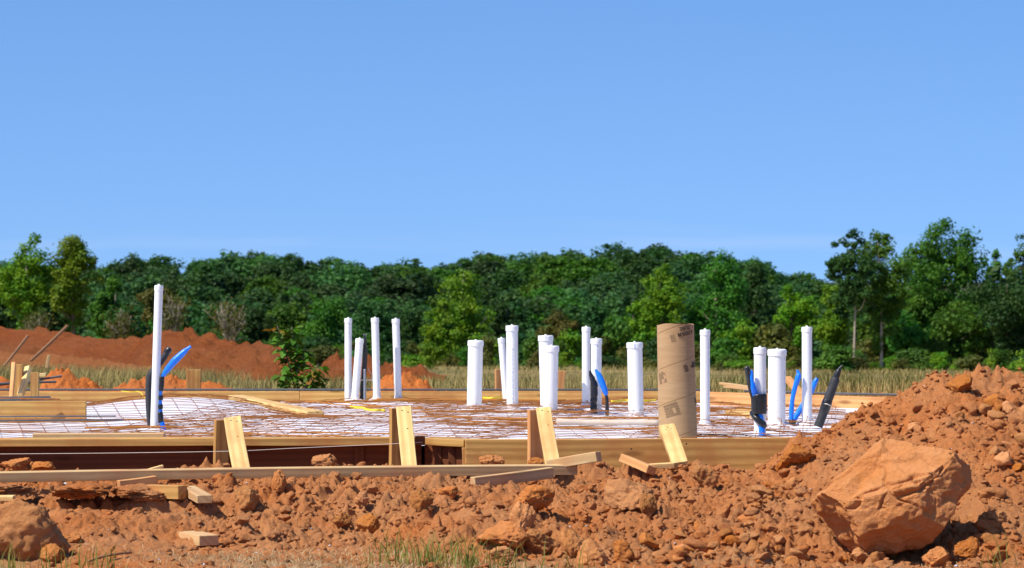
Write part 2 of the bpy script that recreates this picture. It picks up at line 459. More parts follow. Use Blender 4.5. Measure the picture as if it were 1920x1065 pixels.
def make_leaf(name, a, bcol, ns=0.6, transl=0.35, vary=0.35):
    m = bpy.data.materials.new(name); m.use_nodes = True
    n = m.node_tree; n.nodes.clear()
    out = n.nodes.new('ShaderNodeOutputMaterial')
    tcn = nd(n, 'ShaderNodeTexCoord'); oi = nd(n, 'ShaderNodeObjectInfo')
    f = noise(n, tcn.outputs['Object'], ns, 3, 0.6)
    c = ramp(n, f, [(0.38, a), (0.62, bcol)])
    hs = n.nodes.new('ShaderNodeHueSaturation'); n.links.new(c, hs.inputs['Color'])
    n.links.new(mathn(n, 'MULTIPLY_ADD', oi.outputs['Random'], vary, 1 - vary / 2), hs.inputs['Value'])
    n.links.new(mathn(n, 'MULTIPLY_ADD', oi.outputs['Random'], 0.04, 0.485), hs.inputs['Hue'])
    d = n.nodes.new('ShaderNodeBsdfPrincipled'); t = n.nodes.new('ShaderNodeBsdfTranslucent')
    d.inputs['Roughness'].default_value = 0.6; d.inputs['Specular IOR Level'].default_value = 0.2
    n.links.new(hs.outputs[0], d.inputs['Base Color'])
    tc2 = mixc(n, 1.0, hs.outputs[0], (1.0, 1.1, 0.35), 'MULTIPLY')
    n.links.new(tc2, t.inputs['Color'])
    mx = n.nodes.new('ShaderNodeMixShader'); mx.inputs[0].default_value = transl
    n.links.new(d.outputs[0], mx.inputs[1]); n.links.new(t.outputs[0], mx.inputs[2])
    n.links.new(mx.outputs[0], out.inputs['Surface'])
    return m
M['leaf_bright'] = make_leaf('leaf_bright', (0.085, 0.195, 0.008), (0.18, 0.27, 0.010))
M['leaf_mid'] = make_leaf('leaf_mid', (0.042, 0.125, 0.012), (0.090, 0.190, 0.014))
M['leaf_dark'] = make_leaf('leaf_dark', (0.024, 0.075, 0.018), (0.052, 0.115, 0.020))
M['leaf_olive'] = make_leaf('leaf_olive', (0.080, 0.095, 0.018), (0.15, 0.135, 0.022))
M['leaf_far'] = make_leaf('leaf_far', (0.028, 0.085, 0.026), (0.070, 0.140, 0.030), 0.22, 0.3, 1.0)
M['leaf_sapling'] = make_leaf('leaf_sapling', (0.07, 0.17, 0.015), (0.15, 0.27, 0.03), 8, 0.35, 0.8)
M['leaf_rusty'] = make_leaf('leaf_rusty', (0.22, 0.11, 0.02), (0.30, 0.14, 0.02), 8, 0.3, 0.5)
M['grass_dry'] = make_leaf('grass_dry', (0.13, 0.105, 0.035), (0.37, 0.24, 0.10), 0.20, 0.08)
M['grass_green'] = make_leaf('grass_green', (0.13, 0.18, 0.025), (0.34, 0.31, 0.08), 9, 0.3)
M['straw'] = make_leaf('straw', (0.42, 0.31, 0.16), (0.56, 0.43, 0.24), 5, 0.1)

# ------------------------------------------------------------------ terrain functions
BOARD_Y = 18.05
RIDGE_PX = np.array([-400, 0, 180, 330, 540, 620, 690, 800, 830, 920, 1000, 1090, 1150, 1240, 1330, 1400, 1450, 1500, 1540, 1600, 1800, 1920, 2300], float)
RIDGE_Y = np.array([480, 480, 487, 475, 468, 480, 488, 480, 486, 466, 470, 462, 458, 460, 463, 476, 490, 505, 522, 532, 540, 542, 545], float)
HILL_Y = 800.0

def field_z(y):
    return np.where(y < 262, 0.30 - (np.maximum(y, 28) - 28) * 6.9 / 234, -6.6)

def far_z(x, y):
    pxl = x / np.maximum(y, 1) * FPX + 960
    zr = H + (HY - np.interp(pxl, RIDGE_PX, RIDGE_Y)) * HILL_Y / FPX - 12.5
    valley = -6.6 - 13.5 * sm(265, 430, y)
    z = valley + (zr + 20.1) * sm(450, 800, y) ** 0.9
    z = np.where(y > 800, np.maximum(zr - (y - 800) * 0.04, -30), z)
    return z

def ground_h(x, y, fine=True):
    x = np.asarray(x, float); y = np.asarray(y, float)
    right = sm(-2.15, -1.55, x + 0.12 * np.sin(y * 5))
    toe = 14.62 + 0.22 * fbm2(x * 0.9, y * 0 + 3.3, 5, 3) + 0.90 * sm(0.0, 0.9, -x)
    zr = 0.075 * sm(toe, toe + 0.45, y) + 0.155 * sm(toe + 0.2, 16.6, y)
    lip = 16.42 + 0.14 * fbm2(x * 1.6, y * 0 + 1.0, 9, 3)
    zl = 0.03 * sm(14.2, 15.1, y) + 0.12 * sm(15.0, 15.95, y) - 0.15 * np.exp(-(np.abs(y - lip + 0.13) / 0.13) ** 4) * sm(-2.95, -2.75, x) + 0.07 * sm(lip - 0.03, lip + 0.035, y)
    z = zl * (1 - right) + zr * right
    z = z - 0.36 * np.exp(-(((x - 0.38) / 0.25) ** 4 + ((y - 17.30) / 0.17) ** 4)) - 0.12 * np.exp(-(((x - 0.16) / 0.26) ** 4 + ((y - 16.75) / 0.10) ** 4))
    z = z - 0.11 * np.exp(-(((x - 1.95) / 0.55) ** 4 + ((y - 15.0) / 0.36) ** 4))
    z = z + 0.13 * np.exp(-((y - 17.62) / 0.14) ** 2) * np.clip(fbm2(x * 1.7, y * 0 + 2.2, 57, 3) + 0.12, 0, 1)
    slab = sm(17.95, 18.05, y) * (1 - sm(25.7, 25.9, y))
    z = np.where(y > 17.9, z * (1 - slab) + 0.13 * slab, z)
    z = np.where(y > 25.8, 0.2 + 0.1 * sm(25.8, 27.5, y), z)
    z = np.where(y > 28, field_z(y), z)
    z = np.where(y > 262, far_z(x, y), z)
    loose = np.clip(0.28 + 0.72 * right * sm(toe - 0.1, toe + 0.3, y) + 0.55 * (1 - right) * sm(16.2, 16.5, y) + 0.25 * (1 - right) * sm(15.0, 15.6, y), 0, 1)
    near = sm(11.5, 13.0, y) * (1 - slab) * (1 - sm(27, 29, y)) * (1 - sm(4.5, 6, np.abs(x)))
    if fine:
        k_ = near > 0
        xs, ys = x[k_], y[k_]
        wx_ = xs + 0.035 * fbm2(xs * 9, ys * 9, 2, 2); wy_ = ys + 0.035 * fbm2(xs * 9 + 5, ys * 9, 6, 2)
        d = 0.075 * fbm2(xs * 2.1, ys * 2.1, 11, 3) + 0.30 * 0.22 * bumps(wx_, wy_, 0.34, 20, 0.55) + 0.14 * 0.85 * bumps(wx_ + 3, wy_, 0.15, 40, 0.7) \
            + 0.065 * 1.25 * bumps(xs + 0.4 * (wx_ - xs), ys, 0.072, 60, 0.8) + 0.033 * 1.3 * bumps(xs, ys, 0.038, 80, 0.8) + 0.016 * fbm2(xs * 28, ys * 28, 31, 2) + 0.016 * fbm2(xs * 62, ys * 50, 33, 1) - 0.055
        z = z.copy()
        z[k_] += d * loose[k_] * near[k_]
    z = z + np.where((y > 29) & (y < 260), 0.25 * fbm2(x * 0.05, y * 0.05, 77, 3), 0) * sm(29, 60, y)
    return z

MX = np.array([-0.6, 0.6, 1.01, 1.45, 1.60, 1.673, 1.90, 2.15, 2.34, 2.53, 2.81, 3.1, 3.5, 4.2, 5.0])
MZ = np.array([0.16, 0.24, 0.31, 0.36, 0.43, 0.50, 0.60, 0.69, 0.77, 0.845, 0.85, 0.86, 0.80, 0.55, 0.2]) - 0.035

def mound_h(x, y):
    cr = np.interp(x, MX, MZ)
    yc = np.interp(x, [0.5, 1.2, 1.7, 2.2, 4], [17.65, 17.6, 17.50, 17.55, 17.55])
    fr = np.interp(x, [0.5, 1.4, 1.6, 2.3, 2.5, 4], [16.6, 15.4, 15.5, 15.5, 15.1, 15.0])
    t = np.clip((y - fr) / (yc - fr), 0, 1)
    back = np.clip((y - yc) / np.interp(x, [0.5, 1.6, 1.9, 2.4], [0.35, 0.40, 0.8, 1.6]), 0, 1)
    prof = np.where(y < yc, t ** 0.9 * (1 - 0.1 * (1 - t)), 1 - back ** 1.3)
    z = cr * prof - 0.07 * (1 - np.clip(prof * 3.5, 0, 1)) 
    ll = np.clip(prof * 3, 0.2, 1) * sm(0.3, 0.8, x)
    wx_ = x + 0.035 * fbm2(x * 9, y * 9, 4, 2); wy_ = y + 0.035 * fbm2(x * 9 + 5, y * 9, 8, 2)
    d = 0.07 * fbm2(x * 1.9 + 5, y * 1.9, 111, 4) + 0.30 * 0.22 * bumps(wx_, wy_, 0.32, 120, 0.4) + 0.13 * 0.62 * bumps(wx_ + 3, wy_, 0.15, 140, 0.5) \
        + 0.06 * 0.85 * bumps(x + 0.4 * (wx_ - x), y, 0.070, 160, 0.7) + 0.03 * 1.3 * bumps(x, y, 0.037, 180, 0.8) + 0.018 * fbm2(x * 26, y * 26, 131, 2) + 0.05 * fbm2(x * 4.3, y * 4.3, 133, 2) + 0.015 * fbm2(x * 62, y * 50, 137, 1) - 0.03
    return z + d * ll - 0.3 * (1 - sm(-0.1, 0.55, x))

def top_h(x, y):
    return np.maximum(ground_h(x, y), mound_h(x, y))

def hit(px, py, y0=13.4, y1=18.0):
    ys = np.arange(y0, y1, 0.01)
    xs = (px - 960) / FPX * ys
    zs = H - (py - HY) / FPX * ys
    hh = top_h(xs, ys)
    k = np.argmax(hh >= zs)
    if hh[k] < zs[k]: k = len(ys) - 1
    return Vector((xs[k], ys[k], hh[k]))

def axis(segs):
    out = []
    for a, bb, s in segs:
        nseg = max(1, int(round((bb - a) / s)))
        out.append(np.linspace(a, bb, nseg, endpoint=False))
    out.append([segs[-1][1]])
    return np.concatenate(out)

xa = axis([(-9000, -1000, 2000), (-1000, -200, 100), (-200, -30, 10), (-30, -8, 1.5), (-8, -3.7, 0.12), (-3.7, 3.7, 0.0092), (3.7, 8, 0.12), (8, 30, 1.5), (30, 200, 10), (200, 1000, 100), (1000, 9000, 2000)])
ya = axis([(-60, 0, 10), (0, 12, 1.0), (12, 13.5, 0.1), (13.5, 18.06, 0.0125), (18.06, 25.6, 0.5), (25.6, 29, 0.1), (29, 60, 1.0), (60, 260, 8), (260, 900, 20), (900, 2000, 100), (2000, 20000, 2000)])
GX, GY = np.meshgrid(xa, ya)
ground = link('ground', grid_mesh('ground', GX, GY, ground_h(GX, GY), False), M['ground'])
ground['kind'] = 'structure'

mxa = axis([(0.35, 3.75, 0.0105), (3.75, 5.0, 0.06)])
mya = axis([(14.6, 18.2, 0.0125), (18.2, 19.6, 0.05)])
GX, GY = np.meshgrid(mxa, mya)
mound = link('dirt_mound', grid_mesh('dirt_mound', GX, GY, mound_h(GX, GY), False), M['dirt'])
tag(mound, 'tall heap of loose orange clay soil burying the right end of the forms', 'dirt mound')

# ------------------------------------------------------------------ boards
def box_mesh(name, lx, ly, lz, bev=0.003, seg=6, warp=0.0, seed=0):
    bm = bmesh.new()
    xs = np.linspace(-lx / 2, lx / 2, seg + 1)
    rr = random.Random(seed)
    a1, a2 = rr.uniform(-1, 1) * warp, rr.uniform(-1, 1) * warp
    rings = []
    for x in xs:
        t = x / lx * 2
        oy = a1 * (1 - t * t); oz = a2 * (1 - t * t)
        rings.append([bm.verts.new((x, sy * ly / 2 + oy, sz * lz / 2 + oz)) for sy, sz in ((-1, -1), (1, -1), (1, 1), (-1, 1))])
    for a, bb in zip(rings, rings[1:]):
        for i in range(4):
            bm.faces.new((a[i], a[(i + 1) % 4], bb[(i + 1) % 4], bb[i]))
    bm.faces.new(rings[0][::-1]); bm.faces.new(rings[-1])
    bmesh.ops.recalc_face_normals(bm, faces=bm.faces)
    if bev:
        ed = [e for e in bm.edges if len(e.link_faces) == 2 and e.calc_face_angle(0) > 0.8]
        bmesh.ops.bevel(bm, geom=ed, offset=bev, segments=1, affect='EDGES', profile=0.5)
    me = bpy.data.meshes.new(name); bm.to_mesh(me); bm.free()
    return me

def frame(p0, p1, wide):
    """local x along p0->p1, local y as close as possible to `wide`, local z = the thickness"""
    ax = (p1 - p0).normalized()
    wd = Vector(wide); wd = (wd - ax * wd.dot(ax)).normalized()
    tz = ax.cross(wd)
    return Matrix(((ax.x, wd.x, tz.x), (ax.y, wd.y, tz.y), (ax.z, wd.z, tz.z))).to_quaternion()

_bs = [0]
def board(name, p0, p1, width, thick, wide=(1, 0, 0), mat='form', parent=None, warp=0.004, bev=0.003):
    p0 = Vector(p0); p1 = Vector(p1)
    _bs[0] += 1
    me = box_mesh(name, (p1 - p0).length, width, thick, bev, 8, warp, _bs[0])
    o = link(name, me, M[mat], None)
    o.rotation_mode = 'QUATERNION'
    o.location = (p0 + p1) / 2; o.rotation_quaternion = frame(p0, p1, wide)
    if parent is not None:
        pm = Matrix.LocRotScale(parent.location, parent.rotation_quaternion if parent.rotation_mode == 'QUATERNION' else parent.rotation_euler, None)
        wm = Matrix.LocRotScale(o.location, o.rotation_quaternion, None)
        lm = pm.inverted() @ wm
        o.parent = parent
        o.location = lm.to_translation(); o.rotation_quaternion = lm.to_quaternion()
    return o

def nails(o, spots, z, r=0.0042):
    """small dark nail heads on the local +z / -z face of a board (local x, local y)"""
    me = None
    for (x, y) in spots:
        if me is None:
            bm = bmesh.new()
            bmesh.ops.create_cone(bm, cap_ends=True, segments=8, radius1=r, radius2=r * 0.8, depth=0.003)
            me = bpy.data.meshes.new('nail'); bm.to_mesh(me); bm.free(); me.materials.append(M['nail'])
        k = bpy.data.objects.new('nail', me); COL.objects.link(k)
        k.parent = o; k.location = (x, y, z)

UP = (0, 0, 1); XX = (1, 0, 0); YY = (0, 1, 0)
ZT = 0.42     # top of the form boards

# front form: right run
fr0 = P(873, 824, depth(824, ZT)); fr1 = P(1620, 818, depth(819, ZT))
fr0.z = fr1.z = ZT
form = empty('concrete_form', (fr0.x, fr0.y, 0.13))
tag(form, 'front run of golden form planks edging the slab, with a stepped corner in the middle', 'form')
def hb(name, a, bb, height, thick, mat, top, parent, back=0.0, **k):
    """plank standing on edge whose front top edge runs a->b"""
    a = Vector((a.x, a.y, 0)); bb = Vector((bb.x, bb.y, 0))
    d = (bb - a).normalized(); nrm_ = Vector((-d.y, d.x, 0))
    off = nrm_ * (thick / 2 + back)
    z = top - height / 2
    return board(name, a + off + Vector((0, 0, z)), bb + off + Vector((0, 0, z)), height, thick, UP, mat, parent, **k)
o = hb('plank', fr0, fr1, 0.286, 0.038, 'form', ZT, form)
ln = (fr1 - fr0).length / 2
nails(o, [(-ln + 0.05 + 0.07 * i + random.uniform(0, .3), random.uniform(-0.12, 0.12)) for i in range(0, 26, 2)], 0.0205 if (o.rotation_quaternion @ Vector((0, 0, 1))).y < 0 else -0.0205, 0.007)
# corner post and return plank
fl1 = P(792, 819, depth(819.5, ZT)); fl1.z = ZT
fl0 = P(-140, 823.5, depth(823.5, ZT)); fl0.z = ZT
board('corner_post', Vector((fr0.x - 0.012, fr0.y + 0.05, ZT - 0.05)), Vector((fr0.x - 0.012, fr0.y + 0.05, 0.10)), 0.09, 0.022, YY, 'form', form)
ra = Vector((fl1.x + 0.01, fl1.y, 0)); rb = Vector((fr0.x - 0.012, fr0.y + 0.012, 0))
o = hb('ledge_strip', ra, rb, 0.044, 0.16, 'form', ZT - 0.003, form)
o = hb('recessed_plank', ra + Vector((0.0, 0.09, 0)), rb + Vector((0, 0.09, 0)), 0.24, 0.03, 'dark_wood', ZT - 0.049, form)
for q in (0.35, 0.7):
    pp = ra.lerp(rb, q)
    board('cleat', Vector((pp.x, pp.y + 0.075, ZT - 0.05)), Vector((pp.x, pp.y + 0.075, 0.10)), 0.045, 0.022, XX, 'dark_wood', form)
# left run: overhanging ledge strip over a recessed dark plank
brk = fl0.lerp(fl1, 0.62)
hb('ledge_strip', fl0, brk - Vector((0.002, 0, 0)), 0.047, 0.15, 'form', ZT, form)
hb('ledge_strip', brk + Vector((0.002, 0, 0)), fl1, 0.047, 0.15, 'form', ZT - 0.002, form)
for a, bb in ((0, .6), (.602, 1.0)):
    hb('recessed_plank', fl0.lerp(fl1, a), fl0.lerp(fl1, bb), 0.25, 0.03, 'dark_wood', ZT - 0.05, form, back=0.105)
for q in (.87,):
    pp = fl0.lerp(fl1, q)
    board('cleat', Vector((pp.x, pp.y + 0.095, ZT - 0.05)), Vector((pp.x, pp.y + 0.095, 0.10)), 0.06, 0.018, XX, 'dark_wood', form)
o = board('splice_block', P(778, 826, 18.12), P(797, 826, 18.12), 0.055, 0.04, UP, 'dark_wood', form)

# stakes with raking braces nailed to the front form
def a_frame(label, st, br, mats=('form', 'pine'), wb=0.092):
    (sx0, sy0, sx1, sy1, sY), (bx0, by0, bY0, bx1, by1, bY1) = st, br
    base = P(sx1, sy1, sY)
    e = empty('braced_stake', base)
    s = board('stake', P(sx0, sy0, sY), P(sx1, sy1 + 12, sY), 0.088, 0.038, (0.9, 0.45, 0), mats[0], e)
    k = board('brace', P(bx0, by0, bY0), P(bx1, by1 + 10, bY1), wb, 0.036, XX, mats[1], e)
    L2 = (P(bx0, by0, bY0) - P(bx1, by1 + 10, bY1)).length / 2
    zz = 0.0195 if (k.rotation_quaternion @ Vector((0, 0, 1))).y < 0 else -0.0195
    nails(k, [(-L2 + 0.03, -0.012), (-L2 + 0.045, 0.022), (-L2 + 0.16, 0.01)], zz, 0.004)
    tag(e, label, 'stake', 'braced stakes along the front form')
    return e
a_frame('leftmost pine stake and brace pair, in front of the dark recessed plank',
        (416, 787, 414, 878, 17.96), (436, 784, 17.90, 455, 880, 17.62), wb=0.105)
a_frame('pale pine stake and brace pair just left of the stepped form corner',
        (744, 765, 743, 866, 18.02), (757, 764, 17.95, 768, 868, 17.72), wb=0.092)
a_frame('stake with a knotty bleached brace standing against the golden right-hand plank',
        (1003, 768, 1003, 868, 17.86), (1019, 767, 17.80, 1038, 868, 17.42), ('orange_wood', 'pine'), 0.088)
k = board('brace_board', P(1250, 801, 18.00), P(1275, 872, 17.50), 0.098, 0.042, (1, 0, 0.12), 'pine')
tag(k, 'short pale pine board leaning on the form in front of the cardboard tube', 'board')
nails(k, [(-0.22, 0.0), (-0.2, 0.022), (-0.19, -0.015)], 0.022 if (k.rotation_quaternion @ Vector((0, 0, 1))).y < 0 else -0.022)

# long loose board on the dirt
p0 = P(-120, 896.5, 16.75); p1 = P(1082, 880, 17.25)
k = board('long_board', p0, p1, 0.058, 0.040, (0, -0.18, 1), 'grey_wood', None, 0.008)
tag(k, 'long weathered two-by-four lying level across the dirt in front of the form', 'board')
# pencilled mark on its face
lnk = (p1 - p0).length
sgn = 1 if (k.rotation_quaternion @ Vector((0, 0, 1))).y < 0 else -1
bm = bmesh.new()
mx0 = -lnk / 2 + (181 + 120) / 1202 * lnk
def stroke(a, bb, t=0.0032):
    a = Vector(a); bb = Vector(bb); d = (bb - a).normalized(); q = Vector((-d.y, d.x)) * t
    vs = [bm.verts.new((v.x, v.y, 0)) for v in (a + q, a - q, bb - q, bb + q)]
    bm.faces.new(vs if sgn > 0 else vs[::-1])
stroke((mx0, 0.024), (mx0, -0.024)); stroke((mx0 + 0.002, 0.022), (mx0 + 0.030, -0.012), 0.002)
stroke((mx0 + 0.033, 0.024), (mx0 + 0.038, -0.018)); stroke((mx0 + 0.038, -0.018), (mx0 + 0.062, 0.016))
me = bpy.data.meshes.new('pencil_mark'); bm.to_mesh(me); bm.free()
pm_ = link('pencil_mark', me, M['pencil'], k); pm_.location = (0, 0.004, sgn * 0.0215)

def loose(label, a, bb, width, thick, wide, mat, name='lumber_offcut', cat='lumber', warp=0.002):
    o = board(name, a, bb, width, thick, wide, mat, None, warp)
    return tag(o, label, cat)
loose('orange-ended offcut of lumber lying low under the end of the long board', P(886, 905, 16.55), P(1034, 886, 16.85), 0.062, 0.05, UP, 'grey_wood')
loose('bleached two-by-four propped up over the long board beside the knotty brace', P(1030, 872, 17.30), P(1123, 856, 17.15), 0.06, 0.07, UP, 'grey_wood')
loose('short orange stub of lumber poking from the soil below the leaning pine board', P(1170, 860, 17.55), P(1222, 882, 17.35), 0.05, 0.075, (0, 0.4, 1), 'orange_wood')
loose('thin pale slat half buried at the top of the soil under the leaning pine board', P(1200, 876, 17.4), P(1262, 872, 17.45), 0.03, 0.06, UP, 'pine')
loose('muddy offcut with a dark stained face lying in the dug hole at left', P(275, 921, 16.50), P(343, 923, 16.35), 0.075, 0.08, UP, 'form')
loose('square ended two-by-four stub lying nose down beside the dug hole', P(352, 918, 16.62), P(384, 936, 16.10), 0.085, 0.045, XX, 'grey_wood')
gb = hit(368, 1020); gz = float(ground_h(np.array([gb.x]), np.array([gb.y + 0.1]))[0]) + 0.024
loose('small cut block of lumber lying alone on the bare ground at lower left', Vector((PX(349, gb.y + .16), gb.y + .2, gz + 0.004)), Vector((PX(392, gb.y - .02), gb.y - 0.02, gz)), 0.115, 0.055, (1, 0.45, 0), 'grey_wood', 'lumber_block')
loose('orange wedge of lumber tucked under the long board', P(222, 909, 16.75), P(292, 900, 16.85), 0.05, 0.05, UP, 'orange_wood')
loose('end of a pale board sticking out of the dirt at the left edge', P(-60, 935, 16.2), P(27, 934, 16.2), 0.03, 0.08, UP, 'pine')
loose('thin splinter of wood standing out of the dirt behind the long board', P(270, 884, 17.5), P(306, 874, 17.55), 0.018, 0.02, UP, 'pine', 'wood_splinter')

# ------------------------------------------------------------------ slab pad: rear and inner forms
def sheet_z(y):
    return np.interp(y, [18, 20, 24, 25.6], [0.355, 0.362, 0.345, 0.325])
yr = depth(733.5, ZT)
ra = P(-150, 733, yr); rb = P(1332, 733, yr)
rear = empty('rear_form', (ra.x, yr, 0.13))
tag(rear, 'long brown form plank along the back of the slab, below the grass', 'form')
brk1, brk2 = ra.lerp(rb, 0.48), ra.lerp(rb, 0.735)
for a, bb in ((ra, brk1), (brk1 + Vector((.003, 0, 0)), brk2), (brk2 + Vector((.003, 0, 0)), rb)):
    hb('plank', a, bb, 0.286, 0.038, 'form', ZT, rear)
a = P(1322, 736, 24.6); bb = P(1700, 746, 23.3)
k = hb('side_form', a, bb, 0.286, 0.04, 'orange_wood', 0.452, None)
tag(k, 'thick orange form plank behind the blue tubes, running to the dirt heap', 'form')
k = board('steel_bar', P(-100, 730.5, yr + 0.03), P(1332, 731, yr + 0.03), 0.018, 0.018, UP, 'steel', None, 0.004, 0.004)
tag(k, 'long dark grey steel bar laid along the top of the rear form', 'steel bar')
k = board('steel_bar', P(1395, 733, 26.0), P(1720, 741, 25.2), 0.018, 0.018, UP, 'steel', None, 0.004, 0.004)
tag(k, 'grey steel bar behind the orange side plank, right of the cardboard tube', 'steel bar')
for i, (x0, y0, x1, y1) in enumerate(((1352, 719, 1410, 727), (1360, 725, 1428, 732))):
    k = board('grey_plank', P(x0, y0, 27 - i * .3), P(x1, y1, 26.6 - i * .3), 0.022, 0.05, UP, 'grey_wood')
    tag(k, ('upper' if i == 0 else 'lower') + ' of two weathered grey planks stacked behind the form right of the tube', 'plank')

yi = 21.3
a = P(-150, 752, yi); bb = P(161, 752, yi)
k = hb('inner_form', a, bb, 0.150, 0.04, 'form', a.z, None)
tag(k, 'short golden form plank on the slab at the left edge, under a bundle of bars', 'form')

# stakes behind the left forms
def stake(label, a, bb, wd, th, wide, mat='form', name='wood_stake'):
    return tag(board(name, a, bb, wd, th, wide, mat, None), label, 'stake')
stake('thick square topped stake behind the left inner form, beside a leaning brace', P(35, 683, 24.6), P(34, 768, 24.6), 0.072, 0.04, XX)
stake('slim brace leaning against the thick stake at the left edge', P(26, 684, 24.5), P(20, 768, 24.1), 0.030, 0.07, XX, 'orange_wood')
stake('slanting pale brace between the two left stakes', P(53, 690, 24.7), P(38, 742, 24.4), 0.045, 0.05, (1, 0, 0.5), 'pine')
stake('plain upright stake just right of the slanting brace at left', P(66, 698, 24.4), P(66, 768, 24.4), 0.065, 0.045, XX)
k = board('lumber_offcut', P(70, 703, 25.9), P(87, 703, 25.9), 0.032, 0.06, UP, 'pine'); tag(k, 'tiny pale board end beside the left orange soil pile', 'lumber')
stake('single square stake standing behind the rear form right of the blue sleeve', P(363.5, 693, 26.2), P(363.5, 760, 26.2), 0.128, 0.045, XX)
stake('stake with a leaning edge behind the slim tilted pipe in the middle', P(936, 692, 26.1), P(936, 760, 26.1), 0.075, 0.04, (1, 0.3, 0), 'orange_wood')
stake('orange stake end peeking out right of the two overlapping wide pipes', P(1053, 695, 26.1), P(1047, 750, 26.1), 0.075, 0.04, XX, 'orange_wood')
stake('leaning stake end showing between the widest right pipe and the blue tubes', P(1476, 709, 25.6), P(1505, 742, 25.3), 0.06, 0.04, XX, 'orange_wood')
stake('small grey stake far left in the dry grass', P(92, 666, 40), P(88, 690, 40), 0.04, 0.03, XX, 'grey_wood')

# bars on the left
def bar(label, a, bb, d, mat='steel', group=None):
    k = board('rebar', a, bb, d, d, UP, mat, None, 0.006, d * 0.28)
    return tag(k, label, 'rebar', group)
za = a.z
bar('upper dark bar of the bundle lying on the inner form', P(-120, 747, 21.1), P(95, 744.5, 21.25), 0.016)
bar('front dark bar of the bundle lying on the inner form', P(-120, 751, 20.95), P(104, 748, 21.12), 0.016)
bar('short rusty tipped bar of the bundle lying on the inner form', P(-120, 749.5, 21.2), P(112, 748.5, 21.0), 0.013, 'rust')
bar('dark bar crossing low in front of the inner form, its end past the plank', P(-120, 782, 20.85), P(218, 780, 20.85), 0.010)
bar('lower dark bar lying on the mesh in front of the inner form', P(-120, 792, 20.3), P(232, 787.5, 20.5), 0.012)
bar('upper black bar slanting behind the left stakes over the orange pile', P(-40, 726, 25.9), P(116, 705, 25.95), 0.020)
bar('lower black bar slanting behind the left stakes over the orange pile', P(-40, 722, 25.8), P(106, 716, 25.9), 0.020)

# ------------------------------------------------------------------ pipes (positions needed by the sheet)
PIPES = [  # top x,y, base x,y, body px, label
    (298, 535, 289, 808, 15.5, 'tall slim white pipe beside the blue sleeve at left, the tallest of all'),
    (653, 597, 653, 756, 13.5, 'upright slim pipe, leftmost of the group of four left of centre'),
    (674.5, 635, 665, 757, 14.5, 'short slim pipe leaning right within the group of four left of centre'),
    (703, 596, 707, 757, 14, 'slim pipe third from left in the group of four left of centre'),
    (742, 598, 747, 755, 14, 'slim pipe at the right end of the group of four left of centre'),
    (892, 638.5, 889, 769, 28, 'short wide white pipe left of the centre pair'),
    (940, 634, 950.5, 757, 13, 'slim pipe leaning behind the medium pipe near the centre'),
    (960, 610.5, 961, 769, 22, 'tall medium pipe in front of the slim leaning one near the centre'),
    (1023, 629, 1027, 772, 26.5, 'rear wide pipe of the two overlapping pipes'),
    (1033.5, 648.5, 1031, 779, 27.5, 'front wide pipe of the two overlapping pipes, behind the knotty brace'),
    (1099, 613, 1099, 770, 15.5, 'tall slim pipe next to the taped black bundle'),
    (1118, 635, 1118, 776, 20, 'medium pipe behind the blue flat sleeve right of centre'),
    (1190, 642, 1193, 782, 28.5, 'wide pipe standing alone left of the cardboard tube'),
    (1322, 618.5, 1322, 805, 18, 'slim pipe just right of the cardboard tube'),
    (1425, 651.5, 1425, 819, 22.5, 'medium pipe wrapped in black tape with a blue tube'),
    (1457, 655, 1456, 805, 33, 'widest short pipe right of the taped one'),
    (1513, 613, 1513, 798, 19, 'tall slim pipe between the two blue tubes by the dirt heap'),
]
PIPE_POS = []
for (tx, ty, bx, by, wpx, lab) in PIPES:
    Y = 20.0
    for _ in range(6):
        Y = min(depth(by, float(sheet_z(Y))), 25.25)
    PIPE_POS.append((PX(bx, Y), Y))

# ------------------------------------------------------------------ vapour barrier sheet
def sheet_h(x, y):
    z = sheet_z(y) + 0.016 * fbm2(x * 0.9, y * 0.9, 201, 3) + 0.008 * fbm2(x * 4, y * 3, 207, 3) + 0.006 * np.abs(fbm2(x * 3 + y * 2, y * 5, 214, 2))
    z = z + 0.125 * np.exp(-(((x + 2.62) / 0.75) ** 2 + ((y - 22.9) / 1.1) ** 2)) 
    z = z + 0.045 * np.exp(-(((x + 1.5) / 0.5) ** 2 + ((y - 20.6) / 0.8) ** 2))
    for i, (px_, py_) in enumerate(PIPE_POS):
        dd = np.hypot(x - px_, (y - py_))
        r = PIPES[i][4] / FPX * py_ / 2
        amp = 0.045 if i in (2, 3, 4, 10, 11, 13, 15, 16) else 0.018
        th = np.arctan2(y - py_, x - px_)
        z = z + amp * np.exp(-np.clip(dd - r, 0, 9) / 0.05) * (1 + 0.35 * np.sin(th * 5 + i) * (dd > r))
    return z
sx = axis([(-4.6, 2.9, 0.03)]); sy = axis([(18.32, 25.55, 0.03)])
GX, GY = np.meshgrid(sx, sy)
# the edge follows the inside of the front form
edge = np.interp(GX, [-4.6, fl1.x, fl1.x + 0.05, fr0.x, fr0.x + 0.02, 2.9], [18.17 + 0.02, fl1.y + 0.17, fl1.y + 0.17, fl1.y + 0.16, fr0.y + 0.06, fr1.y + 0.25])
GY2 = edge + (GY - 18.32) / (25.55 - 18.32) * (25.55 - edge)
ZS = sheet_h(GX, GY2)
ZS = np.minimum(ZS, 0.40 + 0.05 * (GY2 - edge))
sh = link('plastic_sheet', grid_mesh('plastic_sheet', GX, GY2, ZS), M['sheet'])
tag(sh, 'rumpled white plastic vapour barrier spread inside the form under the wire mesh', 'plastic sheet')

